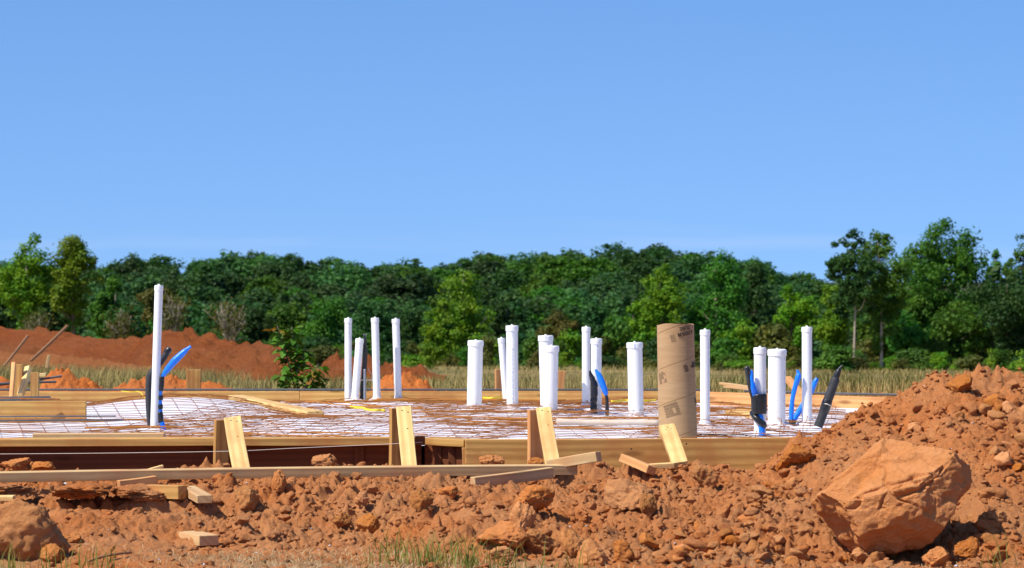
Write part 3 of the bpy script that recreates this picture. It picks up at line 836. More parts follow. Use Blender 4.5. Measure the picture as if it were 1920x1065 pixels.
# ------------------------------------------------------------------ tubes
def sweep(pts, rad, sides=8, closed=True, flat=None):
    pts = np.asarray(pts, float); rad = np.asarray(rad, float)
    n_ = len(pts)
    tg = np.gradient(pts, axis=0); tg /= np.linalg.norm(tg, axis=1)[:, None] + 1e-12
    ref = np.array([0.31, 0.95, 0.05]) if abs(tg[0] @ np.array([0, 0, 1])) > 0.7 else np.array([0, 0, 1.0])
    u = np.cross(tg, ref); u /= np.linalg.norm(u, axis=1)[:, None] + 1e-12
    v = np.cross(u, tg)
    a = np.arange(sides) / sides * 2 * np.pi
    fl = 1.0 if flat is None else flat
    V = pts[:, None, :] + rad[:, None, None] * (np.cos(a)[None, :, None] * u[:, None, :] + fl * np.sin(a)[None, :, None] * v[:, None, :])
    V = V.reshape(-1, 3)
    i = np.arange(n_ - 1)[:, None] * sides + np.arange(sides)[None, :]
    j = np.arange(n_ - 1)[:, None] * sides + (np.arange(sides)[None, :] + 1) % sides
    F = np.stack([i, j, j + sides, i + sides], -1).reshape(-1, 4)
    if closed:
        c0 = len(V); V = np.vstack([V, pts[0], pts[-1]])
        k = np.arange(sides)
        F = np.vstack([F, np.stack([(k + 1) % sides, k, np.full(sides, c0), np.full(sides, c0)], 1),
                       np.stack([(n_ - 1) * sides + k, (n_ - 1) * sides + (k + 1) % sides, np.full(sides, c0 + 1), np.full(sides, c0 + 1)], 1)])
    return V, F

def poly_mesh(name, parts, smooth=True):
    vs, fs, o = [], [], 0
    for V, F in parts:
        vs.append(V); fs.append(F + o); o += len(V)
    V = np.vstack(vs); F = np.vstack(fs)
    me = bpy.data.meshes.new(name)
    fl = [tuple(dict.fromkeys(f)) for f in F.tolist()]
    me.from_pydata(V.tolist(), [], fl)
    if smooth: me.polygons.foreach_set('use_smooth', np.ones(len(me.polygons), bool))
    me.update()
    return me

def catmull(P_, n_=8):
    P_ = np.asarray(P_, float)
    Q = np.vstack([2 * P_[0] - P_[1], P_, 2 * P_[-1] - P_[-2]])
    out = []
    for i in range(1, len(Q) - 2):
        for t in np.linspace(0, 1, n_, endpoint=False):
            a, b_, c_, d_ = Q[i - 1], Q[i], Q[i + 1], Q[i + 2]
            out.append(0.5 * ((2 * b_) + (-a + c_) * t + (2 * a - 5 * b_ + 4 * c_ - d_) * t * t + (-a + 3 * b_ - 3 * c_ + d_) * t ** 3))
    out.append(P_[-1])
    return np.array(out)

def tube_px(name, pts, mat, parent=None, flat=None, rough=0.0):
    """pts: (px, py, depth, radius in px)"""
    ctrl = np.array([[*P(a, bb, Y), r / FPX * Y] for (a, bb, Y, r) in pts])
    c4 = catmull(ctrl, 7)
    rad = np.maximum(c4[:, 3], 0.0015)
    if rough:
        rad = rad * (1 + rough * rng.uniform(-1, 1, len(rad)))
    base = Vector(c4[0, :3])
    V, F = sweep(c4[:, :3] - np.array(base), rad, 12, True, flat)
    o = link(name, poly_mesh(name, [(V, F)]), M[mat], parent)
    if parent is None: o.location = base
    else: o.location = base - parent.location
    return o

def lathe(prof, sides=24):
    V, F = [], []
    a = np.arange(sides) / sides * 2 * np.pi
    for r, z in prof:
        V.append(np.stack([r * np.cos(a), r * np.sin(a), np.full(sides, z)], 1))
    V = np.vstack(V)
    for k in range(len(prof) - 1):
        i = k * sides + np.arange(sides); j = k * sides + (np.arange(sides) + 1) % sides
        F.append(np.stack([i, j, j + sides, i + sides], 1))
    return V, np.vstack(F)

def lathe_mesh(name, prof, sides=28, smooth_angle=35):
    V, F = lathe(prof, sides)
    me = mesh_from(name, V, F, True)
    bm = bmesh.new(); bm.from_mesh(me)
    bmesh.ops.remove_doubles(bm, verts=bm.verts, dist=1e-6)
    for e in bm.edges:
        if len(e.link_faces) == 2 and e.calc_face_angle(0) > math.radians(smooth_angle): e.smooth = False
    bm.to_mesh(me); bm.free()
    return me

for i, (tx, ty, bx, by, wpx, lab) in enumerate(PIPES):
    x, y = PIPE_POS[i]
    zb = float(sheet_h(np.array([x]), np.array([y]))[0]) - 0.05
    base = Vector((x, y, zb))
    top = P(tx, ty, y - 0.02 * (i % 2))
    d = top - base; Ln = d.length
    e = empty('pvc_pipe', base, d.to_track_quat('Z', 'Y'))
    tag(e, lab, 'pipe', 'white stub pipes rising from the slab')
    r = wpx / FPX * y / 2
    sp_ = link('pipe', lathe_mesh('pipe', [(r * 0.93, -0.05), (r, -0.05), (r, Ln - 0.01), (r * 0.9, Ln - 0.01)]), M['pvc'], e)
    sp_.rotation_euler = (0, 0, math.radians([-60, -75, -50, -90, -120, -48, -50, -70, -60, -52, -90, -75, -50, -40, -58, -42, -48][i]) - math.atan2(0, 1))
    rc = r * 1.09; hc = 0.036 if wpx < 20 else 0.042
    cp = link('cap', lathe_mesh('cap', [(r * 1.005, Ln - hc), (rc, Ln - hc), (rc, Ln - 0.012), (rc * 0.985, Ln - 0.004), (rc * 0.94, Ln), (0.0001, Ln + 0.001)]), M['pvc'], e)
    link('nub', lathe_mesh('nub', [(0.010, Ln), (0.009, Ln + 0.006), (0.006, Ln + 0.009), (0.0001, Ln + 0.010)], 12), M['pvc'], cp)
    if i in (2, 3, 4, 10, 13):   # gathered plastic and tape round the foot
        link('plastic_boot', lathe_mesh('plastic_boot', [(r * 1.5, 0.035), (r * 1.25, 0.05), (r * 1.10, 0.06), (r * 1.03, 0.072), (r * 0.95, 0.072)], 14, 10), M['sheet'], e)

# ------------------------------------------------------------------ cardboard form tube
tY = 18.78
tb = P(1271.5, 826, tY); tt = P(1266, 608, tY + 0.02)
R = 36.2 / FPX * tY
d = tt - tb; Ln = d.length
tube = empty('form_tube', tb, d.to_track_quat('Z', 'Y'))
tag(tube, 'brown cardboard concrete form tube with black print standing behind the front form', 'cardboard tube')
prof = [(R, -0.12)]
for k in range(1, 13): prof.append((R * (1 - 0.04 * k / 12), -0.12 + (Ln + 0.12) * k / 12))
prof += [(R * 0.96 - 0.008, Ln), (R * 0.96 - 0.008, -0.1)]
V, F = lathe(prof, 64)
# dented, slightly oval rim
th = np.arctan2(V[:, 1], V[:, 0]); tz = np.clip(V[:, 2] / Ln, 0, 1)
V[:, 2] += np.where(V[:, 2] > Ln * 0.97, 0.004 * np.sin(th * 2 + 0.6) + 0.002 * np.sin(th * 5), 0)
V[:, :2] *= (1 + 0.012 * tz ** 3 * np.sin(th * 3 + 1))[:, None]
me = mesh_from('shell', V, F, True)
bm = bmesh.new(); bm.from_mesh(me)
for e_ in bm.edges:
    if len(e_.link_faces) == 2 and e_.calc_face_angle(0) > 0.7: e_.smooth = False
bm.to_mesh(me); bm.free()
link('shell', me, M['card'], tube)
# a torn flap inside the rim
V, F = lathe([(R * 0.6, Ln - 0.012), (R * 0.94, Ln + 0.004)], 40)
F = F[2:9]
link('torn_flap', mesh_from('torn_flap', V, F, True), M['card'], tube)

# angle in tube space of a given world heading
q = tube.rotation_quaternion.inverted()
def ang_of(wx, wy):
    v = q @ Vector((wx, wy, 0)); return math.atan2(v.y, v.x)
A0 = ang_of(0, -1)    # faces the camera
def rad_at(z): return R * (1 - 0.04 * np.clip((z + 0.12) / (Ln + 0.12), 0, 1)) * (1 + 0.012 * np.clip(z / Ln, 0, 1) ** 3 * 0) + 0.0035
def wrap(uv, a_c, z_c, rot=0.0):
    """uv metres on the unrolled surface -> tube local"""
    uv = np.asarray(uv, float)
    c_, s_ = math.cos(rot), math.sin(rot)
    u = uv[:, 0] * c_ - uv[:, 1] * s_; v = uv[:, 0] * s_ + uv[:, 1] * c_
    z = z_c + v
    rr = rad_at(z); a = a_c + u / rr
    return np.stack([rr * np.cos(a), rr * np.sin(a), z], 1)
def px_on_tube(px, py):
    f_ = np.clip((px - (1266 + (py - 608) / 218 * 5.5)) / 35.5, -0.98, 0.98)
    return A0 + math.asin(f_), Ln * (826 - py) / 218.0
def text_on_tube(txt, px, py, size, rot, mat):
    cu = bpy.data.curves.new('print', 'FONT'); cu.body = txt; cu.size = size; cu.align_x = 'CENTER'; cu.align_y = 'CENTER'; cu.resolution_u = 3
    cu.offset = size * 0.02
    to = bpy.data.objects.new('print', cu); COL.objects.link(to)
    dg = bpy.context.evaluated_depsgraph_get()
    me = bpy.data.meshes.new_from_object(to.evaluated_get(dg))
    bpy.data.objects.remove(to)
    bm = bmesh.new(); bm.from_mesh(me)
    bmesh.ops.triangulate(bm, faces=bm.faces)
    bmesh.ops.subdivide_edges(bm, edges=[e for e in bm.edges if e.calc_length() > size * 0.3], cuts=1)
    bm.to_mesh(me); bm.free()
    co = np.zeros(len(me.vertices) * 3); me.vertices.foreach_get('co', co); co = co.reshape(-1, 3)
    a_, z_ = px_on_tube(px, py)
    me.vertices.foreach_set('co', wrap(co[:, :2], a_, z_, rot).astype(np.float32).ravel()); me.update()
    me.materials.clear()
    link('print', me, M[mat], tube)
def block_print(px, py, wd, ht, rows, rot, mat, fill=0.8, seed=0):
    rr = random.Random(seed); V = []; F = []
    a_, z_ = px_on_tube(px, py)
    for r_ in range(rows):
        v0 = -ht / 2 + ht * r_ / rows; v1 = v0 + ht / rows * 0.62
        u = -wd / 2 + rr.uniform(0, 0.08) * wd
        while u < wd / 2 - 0.001:
            du = rr.uniform(0.005, 0.016)
            u2 = min(u + du, wd / 2)
            if rr.random() < fill:
                k = len(V); V += [(u, v0), (u2, v0), (u2, v1), (u, v1)]; F.append((k, k + 1, k + 2, k + 3))
            u = u2 + 0.0025
    link('print', mesh_from('print', wrap(V, a_, z_, rot), F), M[mat], tube)
text_on_tube('TUBE', 1283, 615.5, 0.034, math.pi + 0.16, 'ink')
text_on_tube('A.FORM', 1285, 625.5, 0.034, math.pi + 0.16, 'ink')
block_print(1259, 633, 0.030, 0.046, 5, 0.25, 'ink2', 0.9, 3)
block_print(1284, 690.5, 0.034, 0.046, 5, 0.25, 'ink', 0.9, 5)
block_print(1240, 706, 0.070, 0.075, 6, 0.25, 'ink2', 0.75, 9)
block_print(1256, 766, 0.105, 0.085, 5, 0.30, 'ink2', 0.92, 12)
text_on_tube('FORM', 1300.5, 686, 0.030, math.pi + 0.16, 'ink')
text_on_tube('TUBE', 1300.5, 681, 0.030, math.pi + 0.16, 'ink')
block_print(1303, 752, 0.04, 0.05, 3, 0.25, 'ink', 0.9, 15)

# ------------------------------------------------------------------ blue and black stub lines
def thing_at(name, px, py, Y, label, cat, group=None):
    e = empty(name, P(px, py, Y)); tag(e, label, cat, group); return e
Y1 = PIPE_POS[0][1]
e = thing_at('insulated_line', 281, 806, Y1 + .1, 'black foam covered line bending up behind the tallest slim pipe', 'insulated line')
tube_px('foam_sleeve', [(282, 806, Y1 + .1, 4.5), (279.5, 780, Y1 + .1, 5), (278.5, 740, Y1 + .1, 6), (281, 706, Y1 + .1, 6.5), (292, 690, Y1 + .1, 6.5), (303, 676, Y1 + .1, 6.5), (313, 661, Y1 + .1, 6.2)], 'foam', e)
tube_px('end_cap', [(312, 662, Y1 + .1, 6.6), (316, 656, Y1 + .1, 6.6), (318.5, 652.5, Y1 + .1, 5.2)], 'black', e)
e = thing_at('water_line', 308, 812, Y1, 'bright blue sleeved line taped in black, flaring out right of the tallest slim pipe', 'water line')
tube_px('blue_sleeve', [(309, 810, Y1, 5), (304, 796, Y1, 5), (301, 780, Y1, 4), (300, 750, Y1, 4), (302, 722, Y1, 4), (304, 708, Y1, 3.5), (313, 694, Y1, 5.5), (328, 676, Y1, 7.0), (344, 661, Y1, 5.8), (353, 653, Y1, 3.2), (358, 649.5, Y1, 2.8)], 'blue', e, None, 0.05)
for (a1, b1, a2, b2) in ((303.5, 714, 301.5, 733), (301, 741, 300.5, 750), (300.3, 758, 300, 767), (300, 772, 302, 792), (303.5, 706, 302.5, 716)):
    tube_px('tape', [(a1, b1, Y1, 5.0), ((a1 + a2) / 2, (b1 + b2) / 2, Y1, 5.4), (a2, b2, Y1, 5.0)], 'black', e)

Y2 = PIPE_POS[11][1] - 0.10
e = thing_at('insulated_line', 1113, 775, Y2, 'crinkled black taped bundle between the slim and medium pipes right of centre', 'insulated line')
tube_px('black_wrap', [(1114, 777, Y2, 6), (1113, 760, Y2, 6.5), (1114, 738, Y2, 7), (1114, 722, Y2, 7), (1111, 711, Y2, 5.5), (1107.5, 702, Y2, 3.5), (1106, 694, Y2, 1.6)], 'black', e, None, 0.12)
Y3 = PIPE_POS[11][1] - 0.22
e = thing_at('water_line', 1138, 787, Y3, 'flat bright blue sleeve on a black taped stem in front of the medium pipe', 'water line')
tube_px('black_stem', [(1138, 787, Y3, 3.6), (1138.5, 770, Y3, 3.6), (1138, 750, Y3, 3.2), (1136, 738, Y3, 2.6)], 'black', e, None, 0.08)
tube_px('blue_sleeve', [(1137, 741, Y3, 3.2), (1134.5, 733, Y3, 5.2), (1129, 718, Y3, 6.2), (1123, 704, Y3, 5.4), (1118.5, 697, Y3, 3.0), (1116.5, 692.5, Y3, 1.6)], 'blue', e, None, 0.03)

Y4 = PIPE_POS[14][1] - 0.062
e = thing_at('water_line', 1428, 819, Y4, 'blue tube and black line taped tightly to the medium pipe, splaying out left at the top', 'water line')
tube_px('blue_sleeve', [(1429, 820, Y4, 6), (1428, 800, Y4 + .005, 5.5), (1425, 775, Y4 + .015, 5), (1418, 748, Y4 + .02, 6), (1412, 727, Y4, 6.0), (1409, 712, Y4, 4.2), (1409.5, 703, Y4, 3.5), (1408.5, 694, Y4, 2.6)], 'blue', e, None, 0.05)
tube_px('black_line', [(1417, 770, Y4 + .04, 4), (1413, 750, Y4 + .03, 4.5), (1406, 724, Y4, 4.5), (1402, 704, Y4, 4), (1400, 694, Y4, 4.2), (1396, 690, Y4, 2.5)], 'foam', e)
tube_px('wire_end', [(1404, 698, Y4, 4.5), (1401.5, 691, Y4, 4.8), (1397.5, 688.5, Y4, 3.0)], 'black', e, None, 0.1)
for (a1, b1, a2, b2, rr_) in ((1423.0, 738.5, 1423.5, 776, 15.2), ):
    tube_px('tape', [(a1, b1, Y4 + .035, rr_), ((a1 + a2) / 2, (b1 + b2) / 2, Y4 + .035, rr_ + .3), (a2, b2, Y4 + .035, rr_ - .6)], 'black', e, None, 0.02)
tube_px('tape', [(1411, 774, Y4 + .07, 6), (1416, 782, Y4 + .012, 6), (1424, 790, Y4 - .004, 6.4), (1432, 797, Y4 + .0, 6.2), (1430, 801, Y4 + .07, 4)], 'black', e, None, 0.02)

Y5 = PIPE_POS[16][1] - 0.05
e = thing_at('water_line', 1484, 806, Y5, 'pair of bright blue tubes forking from a black taped stem around the tall slim right pipe', 'water line')
tube_px('black_stem', [(1485, 812, Y5, 8.0), (1485, 800, Y5, 7.2), (1486, 787, Y5, 7.0)], 'black', e, None, 0.08)
tube_px('blue_tube', [(1484, 790, Y5, 4), (1484, 770, Y5, 4.6), (1486, 748, Y5, 4.2), (1491, 725, Y5, 4.6), (1497, 706, Y5, 5.4), (1497, 699, Y5, 3.4), (1494.5, 694, Y5, 2.6)], 'blue', e, None, 0.04)
tube_px('blue_tube', [(1487, 790, Y5 + .06, 4.5), (1496, 775, Y5 + .1, 5.2), (1510, 752, Y5 + .15, 5.2), (1522, 732, Y5 + .15, 4.8), (1529, 715, Y5 + .15, 4.6), (1532.5, 709, Y5 + .15, 3.0)], 'blue', e, None, 0.04)
Y6 = 19.6
e = thing_at('insulated_line', 1538, 790, Y6, 'thick black foam covered line leaning right beside the dirt heap', 'insulated line')
tube_px('foam_sleeve', [(1534, 800, Y6, 8.5), (1541, 782, Y6, 8.5), (1548, 762, Y6, 9.0), (1554, 745, Y6, 9.0), (1561, 726, Y6, 8.6), (1566, 712, Y6, 8.2), (1567.5, 708, Y6, 6.0)], 'foam', e, None, 0.03)
tube_px('tape', [(1545, 772, Y6, 9.2), (1549, 760, Y6, 9.8), (1552, 750, Y6, 9.4)], 'black', e, None, 0.05)
tube_px('black_tip', [(1566, 712, Y6, 6.3), (1571, 699, Y6, 5.6), (1573, 694, Y6, 4.6), (1575, 690, Y6, 2.4), (1579.5, 684.5, Y6, 1.8)], 'black', e, None, 0.05)
tube_px('cable_tie', [(1546.5, 757, Y6 - .045, 0.8), (1552, 758, Y6 - .05, 0.8), (1559, 762, Y6 - .035, 0.8)], 'string', e)

Y7 = PIPE_POS[2][1] + 0.06
e = thing_at('conduit_stub', 684, 756, Y7, 'dark grey electrical conduit with a black taped head behind the short leaning pipe', 'conduit')
tube_px('dark_conduit', [(679, 757, Y7, 4.6), (680, 730, Y7, 4.6), (682.5, 700, Y7, 4.6), (684.5, 670, Y7, 4.4), (685, 653, Y7, 4.4)], 'foam', e)
tube_px('grey_conduit', [(684, 757, Y7 - .06, 2.6), (684, 725, Y7 - .06, 2.5), (683.5, 692, Y7 - .06, 2.3)], 'grey_pvc', e)
tube_px('black_head', [(684.5, 653, Y7, 3.2), (684.5, 640, Y7, 3.0), (684, 630, Y7, 1.6), (684.5, 626, Y7, 0.8)], 'black', e, None, 0.1)
tube_px('wire_loop', [(681, 626.5, Y7, 0.7), (684, 629, Y7, 0.9), (688, 626, Y7, 0.7)], 'grey_pvc', e)
tube_px('tie_rod', [(672, 712.5, Y7 - .03, 0.9), (690, 712.5, Y7 - .03, 0.9), (702, 713, Y7 - .03, 0.9)], 'string', e)
tube_px('tie_wire', [(689, 690, Y7, 0.5), (696, 701, Y7, 0.5), (698, 712, Y7, 0.5)], 'string', e)

# ------------------------------------------------------------------ wire mesh, rebar, bits on the sheet
def wire_sheet(label, cx, cy, wx, wy, rot, seed, lift):
    root = empty('wire_mesh', (cx, cy, 0.36))
    tag(root, label, 'wire mesh', 'welded wire mesh sheets on the slab')
    c_, s_ = math.cos(rot), math.sin(rot)
    def line(u0, v0, u1, v1):
        nn = max(8, int(math.hypot(u1 - u0, v1 - v0) / 0.09))
        t = np.linspace(0, 1, nn)
        u = u0 + (u1 - u0) * t; v = v0 + (v1 - v0) * t
        u = u + 0.03 * fbm2(u * 0.7, v * 0.7, seed, 1); v = v + 0.04 * fbm2(u * 0.8 + 7, v * 0.8, seed + 1, 2)
        x = cx + u * c_ - v * s_; y = cy + u * s_ + v * c_
        lim = np.interp(x, [-4.6, fl1.x, fr0.x, 2.9], [18.32, fl1.y + 0.2, fr0.y + 0.12, fr1.y + 0.3])
        ok = (y > lim) & (y < 25.45) & (x > -4.4) & (x < 2.6)
        if ok.sum() < 5: return
        i0 = np.argmax(ok); i1 = len(ok) - np.argmax(ok[::-1])
        x, y = x[i0:i1], y[i0:i1]
        z = sheet_h(x, y) + lift + 0.028 * np.clip(fbm2(x * 0.8, y * 0.8, seed + 3, 2) + 0.2, 0, 1) + 0.008 * fbm2(x * 3, y * 3, seed + 5, 2)
        pts = np.stack([x - cx, y - cy, z - 0.36], 1)
        V, F = sweep(pts, np.full(len(pts), 0.0020), 4, False)
        link('wire', poly_mesh('wire', [(V, F)]), M['rust'], root)
    for u in np.arange(-wx / 2, wx / 2 + 0.01, 0.152): line(u, -wy / 2, u, wy / 2)
    for v in np.arange(-wy / 2, wy / 2 + 0.01, 0.152): line(-wx / 2, v, wx / 2, v)
wire_sheet('rusty wire mesh bulging over the hump of plastic at the left of the slab', -2.75, 21.9, 2.5, 6.9, 0.20, 301, 0.014)
wire_sheet('rusty wire mesh lying across the left middle of the slab', -0.9, 21.9, 2.8, 7.4, -0.20, 311, 0.022)
wire_sheet('rusty wire mesh around the centre pipes of the slab', 0.55, 21.8, 2.3, 7.2, 0.10, 321, 0.018)
wire_sheet('rusty wire mesh at the right end of the slab by the dirt heap', 1.9, 21.6, 1.6, 6.6, -0.12, 331, 0.024)

def lying(name, x0, y0, x1, y1, r, mat, label, cat, group=None, lift=0.02, wav=0.04, sides=6):
    nn = 24
    t = np.linspace(0, 1, nn)
    x = x0 + (x1 - x0) * t; y = y0 + (y1 - y0) * t + wav * fbm2(t * 3, t * 0 + x0, 401, 2)
    z = sheet_h(x, y) + lift + r
    pts = np.stack([x, y, z], 1); b0 = pts[0].copy()
    V, F = sweep(pts - b0, np.full(nn, r), sides, True)
    o = link(name, poly_mesh(name, [(V, F)]), M[mat]); o.location = b0
    tag(o, label, cat, group); return o
rr = random.Random(5)
spots = [(-3.0, 19.9, -1.9, 19.75), (-2.2, 23.8, -0.7, 24.6), (-1.9, 24.4, -0.9, 23.2), (-1.2, 19.3, -0.3, 19.1), (-0.9, 22.2, 0.4, 22.5), (-1.0, 24.9, 0.6, 25.0),
         (-0.5, 20.6, 0.9, 20.4), (0.1, 19.7, 1.0, 19.6), (0.3, 23.7, 1.5, 24.0), (0.6, 21.4, 1.9, 21.7), (1.2, 22.7, 2.2, 22.4), (-3.5, 20.6, -2.3, 20.9), (-2.3, 19.15, -1.3, 19.0), (-0.6, 21.3, 0.5, 21.15)]
for s_ in spots:
    for q_ in range(2 if s_[1] > 21 else 1):
        dy = q_ * 0.06 + rr.uniform(-.02, .02); dx = rr.uniform(-.25, .25)
        lying('rusty_rebar', s_[0] + dx, s_[1] + dy, s_[2] + dx, s_[3] + dy + rr.uniform(-.12, .12), 0.0052, 'rust_bar', 'rusty orange reinforcing bar lying flat on the wire mesh', 'rebar', 'rusty bars lying on the wire mesh', 0.03)
lying('plastic_roll', PX(1046, 20.3), 20.40, PX(1238, 20.0), 20.05, 0.021, 'hose', 'long beige plastic roll lying on the mesh left of the cardboard tube', 'plastic roll', None, 0.03, 0.05, 14)
for (a1, b1, a2, b2, lab) in ((888, 25.0, 945, 25.0, 'yellow cord scrap between the wide and the slim leaning pipe'), (655, 22.6, 720, 22.2, 'bright yellow cord scrap on the mesh left of centre'),
                              (1145, 24.3, 1230, 24.6, 'yellow cord scrap behind the lone wide pipe')):
    lying('yellow_cord', PX(a1, b1), b1, PX(a2, b2), b2, 0.010, 'yellow', lab, 'cord', None, 0.035, 0.3)
def string_px(name, pts, r, mat, label, cat):
    P_ = np.array([list(P(a, bb, Y)) for a, bb, Y in pts]); c4 = catmull(P_, 8); b0 = c4[0].copy()
    V, F = sweep(c4 - b0, np.full(len(c4), r), 5, True)
    o = link(name, poly_mesh(name, [(V, F)]), M[mat]); o.location = b0; tag(o, label, cat); return o
string_px('yellow_cord', [(228, 733, 25.3), (243, 735, 25.2), (262, 735, 25.2), (275, 752, 24.7), (280, 768, 23.6)], 0.004, 'yellow', 'thin yellow cord looped over the rear form near the tallest slim pipe', 'cord')
string_px('yellow_cord', [(440, 748, 24.8), (460, 751, 24.3), (478, 757, 23.9)], 0.006, 'yellow', 'yellow cord end beside the pale plank lying on the mesh', 'cord')
string_px('mason_string', [(-150, 852.5, 17.75), (0, 851.3, 17.75), (200, 849.6, 17.75), (430, 846.0, 17.72), (560, 840, 17.8), (740, 832.0, 17.86), (792, 829, 17.9)], 0.0018, 'string', 'thin pale mason string stretched along the front of the recessed plank', 'string')
loose('pale plank lying askew on the wire mesh in front of the rear form', P(443, 745, 24.0), P(592, 776, 21.9), 0.13, 0.038, (1, 0.25, 0), 'pine', 'lumber_plank')
loose('short pale wood block on the mesh left of the taped pipe', P(1372, 775, 22.6), P(1424, 778, 22.0), 0.11, 0.06, YY, 'pine', 'lumber_block')
loose('flat pale board lying along the top of the front form at left', P(63, 817.5, 18.28), P(309, 816.5, 18.30), 0.032, 0.10, UP, 'grey_wood', 'form_cover_board', 'board')

# ------------------------------------------------------------------ clods and boulders
def ico(sub):
    bm = bmesh.new(); bmesh.ops.create_icosphere(bm, subdivisions=sub, radius=1.0)
    V = np.array([v.co[:] for v in bm.verts]); F = np.array([[v.index for v in f.verts] for f in bm.faces]); bm.free()
    return V, F
ICO = {k: ico(k) for k in (1, 2, 3, 4, 5, 7)}
def rock_verts(sub, seed, cuts=14, rough=0.10, dmin=0.42, dmax=0.8):
    r_ = np.random.default_rng(seed)
    V = ICO[sub][0].copy()
    for _ in range(cuts):
        n_ = r_.normal(size=3); n_ /= np.linalg.norm(n_); d_ = r_.uniform(dmin, dmax)
        V -= np.clip(V @ n_ - d_, 0, None)[:, None] * n_ * 0.93
    if rough:
        nn = V / (np.linalg.norm(V, axis=1)[:, None] + 1e-9)
        disp = rough * 1.6 * vn3(V * 2.1 + seed, seed) + rough * 1.1 * vn3(V * 5.0 + seed, seed + 1) + rough * 0.8 * vn3(V * 11 + seed, seed + 2)
        if sub >= 4: disp += rough * 0.6 * vn3(V * 24 + seed, seed + 3) + rough * 0.35 * vn3(V * 48 + seed, seed + 4)
        V = V + nn * disp[:, None]
    V /= np.abs(V).max(axis=0)
    return V

def rock_obj(name, px, py_bot, wpx, hpx, seed, mat, label, cat='clod', group=None, sub=5, depthf=0.9, sink=0.22, rotz=None, cuts=13, Y=None, rough=0.15):
    g = hit(px, py_bot - 2) if Y is None else P(px, py_bot, Y)
    W_ = wpx / FPX * g.y; Hh = hpx / FPX * g.y
    V = rock_verts(sub, seed, cuts, rough)
    V = V * np.array([W_ / 2, W_ / 2 * depthf, Hh / 2 * (1 + sink)])
    me = mesh_from(name, V, ICO[sub][1], False)
    o = link(name, me, M[mat])
    o.location = (g.x, g.y + W_ / 2 * depthf * 0.7, g.z + Hh / 2 * (1 - sink))
    tag(o, label, cat, group)
    return o
R_ = rock_obj
R_('clay_clod', 945, 1036, 122, 62, 11, 'clod_orange', 'broad orange clay clod beside the grass tuft at the foot of the berm')
R_('clay_clod', 980, 1036, 52, 92, 12, 'clod_pink', 'upright pinkish clod, the tallest of the row at the foot of the berm')
R_('clay_clod', 1010, 1042, 88, 52, 13, 'clod_brown', 'dull brown wedge shaped clod right of the upright pinkish one')
R_('clay_clod', 1076, 1048, 58, 56, 14, 'clod_pink', 'rounded pink clod right of the brown wedge shaped one')
R_('clay_clod', 1114, 1066, 66, 56, 15, 'clod_pink', 'large pale pink angular clod at the bottom edge near the centre')
R_('clay_clod', 1170, 1054, 46, 40, 16, 'clod_orange', 'smaller orange clod at the right end of the foot of berm row')
R_('clay_clod', 948, 1058, 64, 30, 17, 'clod_brown', 'low flat brown clod below the broad orange one')
R_('clay_clod', 1186, 958, 108, 58, 18, 'clod_brown', 'big tan slab shaped clod with a dark undercut, below the orange stub')
R_('clay_clod', 1212, 968, 42, 46, 19, 'clod_brown', 'grey brown clod at the right tip of the undercut slab')
R_('clay_clod', 1000, 966, 84, 54, 20, 'clod_orange', 'orange clod halfway up the berm under the lumber offcut')
R_('clay_clod', 640, 994, 40, 30, 21, 'clod_brown', 'grey clod low on the berm at left')
R_('clay_clod', 690, 1003, 50, 34, 22, 'clod_orange', 'orange clod with a dark right side low on the berm')
R_('clay_clod', 680, 955, 32, 34, 23, 'clod_pink', 'angular tan clod on the middle of the berm')
R_('clay_clod', 787, 962, 56, 46, 24, 'clod_brown', 'rounded brown grey clod on the middle of the berm')
R_('clay_clod', 525, 932, 36, 48, 25, 'clod_orange', 'pointed orange clod just below the long board')
R_('clay_clod', 466, 964, 62, 52, 26, 'clod_brown', 'dull brown clod at the left end of the berm')
R_('clay_clod', 608, 880, 54, 30, 27, 'clod_brown', 'dark clod behind the long board in front of the dark plank', Y=17.65)
R_('clay_clod', 917, 878, 60, 34, 28, 'clod_orange', 'round clod against the golden plank right of the form corner', Y=17.6)
R_('clay_clod', 1008, 878, 40, 24, 29, 'clod_orange', 'small clod at the foot of the knotty brace', Y=17.55)
R_('clay_clod', 1322, 918, 54, 52, 30, 'clod_brown', 'brown clod on the dirt slope below the leaning pine board')
R_('clay_clod', 1494, 884, 84, 52, 31, 'clod_orange', 'large orange clod at the left foot of the mound, touching the form')
R_('clay_clod', 1808, 742, 56, 36, 32, 'clod_orange', 'broad clod near the crest of the mound')
R_('clay_clod', 1675, 738, 32, 16, 33, 'clod_brown', 'flat tan stone on the left shoulder of the mound')
R_('clay_clod', 1866, 762, 32, 16, 34, 'clod_brown', 'flat grey stone near the crest of the mound at right')
R_('clay_clod', 1613, 1056, 44, 36, 35, 'clod_pink', 'pale clod just below the big boulder')
R_('clay_clod', 1755, 1066, 54, 38, 36, 'clod_orange', 'orange clod at the bottom edge below the big boulder')
R_('clay_clod', 1822, 1056, 66, 46, 37, 'clod_orange', 'lumpy orange clod at the bottom right of the big boulder')
R_('clay_clod', 1870, 1000, 60, 46, 38, 'clod_brown', 'brown clod right of the big boulder in its shade')
R_('clay_clod', 840, 940, 40, 28, 39, 'clod_orange', 'orange clod below the left end of the lumber offcut')
R_('clay_clod', 1030, 880, 44, 26, 40, 'clod_brown', 'small brown clod between the long board and the propped two-by-four', Y=17.5)
R_('clay_clod', 30, 884, 66, 26, 41, 'clod_orange', 'lumpy pile of soil behind the long board at the left edge', Y=17.5)
R_('clay_clod', 78, 882, 54, 22, 42, 'clod_orange', 'crumbly soil lump behind the long board near the left edge', Y=17.5)
R_('clay_clod', 90, 1064, 60, 40, 43, 'clod_orange', 'orange clod at the bottom edge right of the grey boulder')
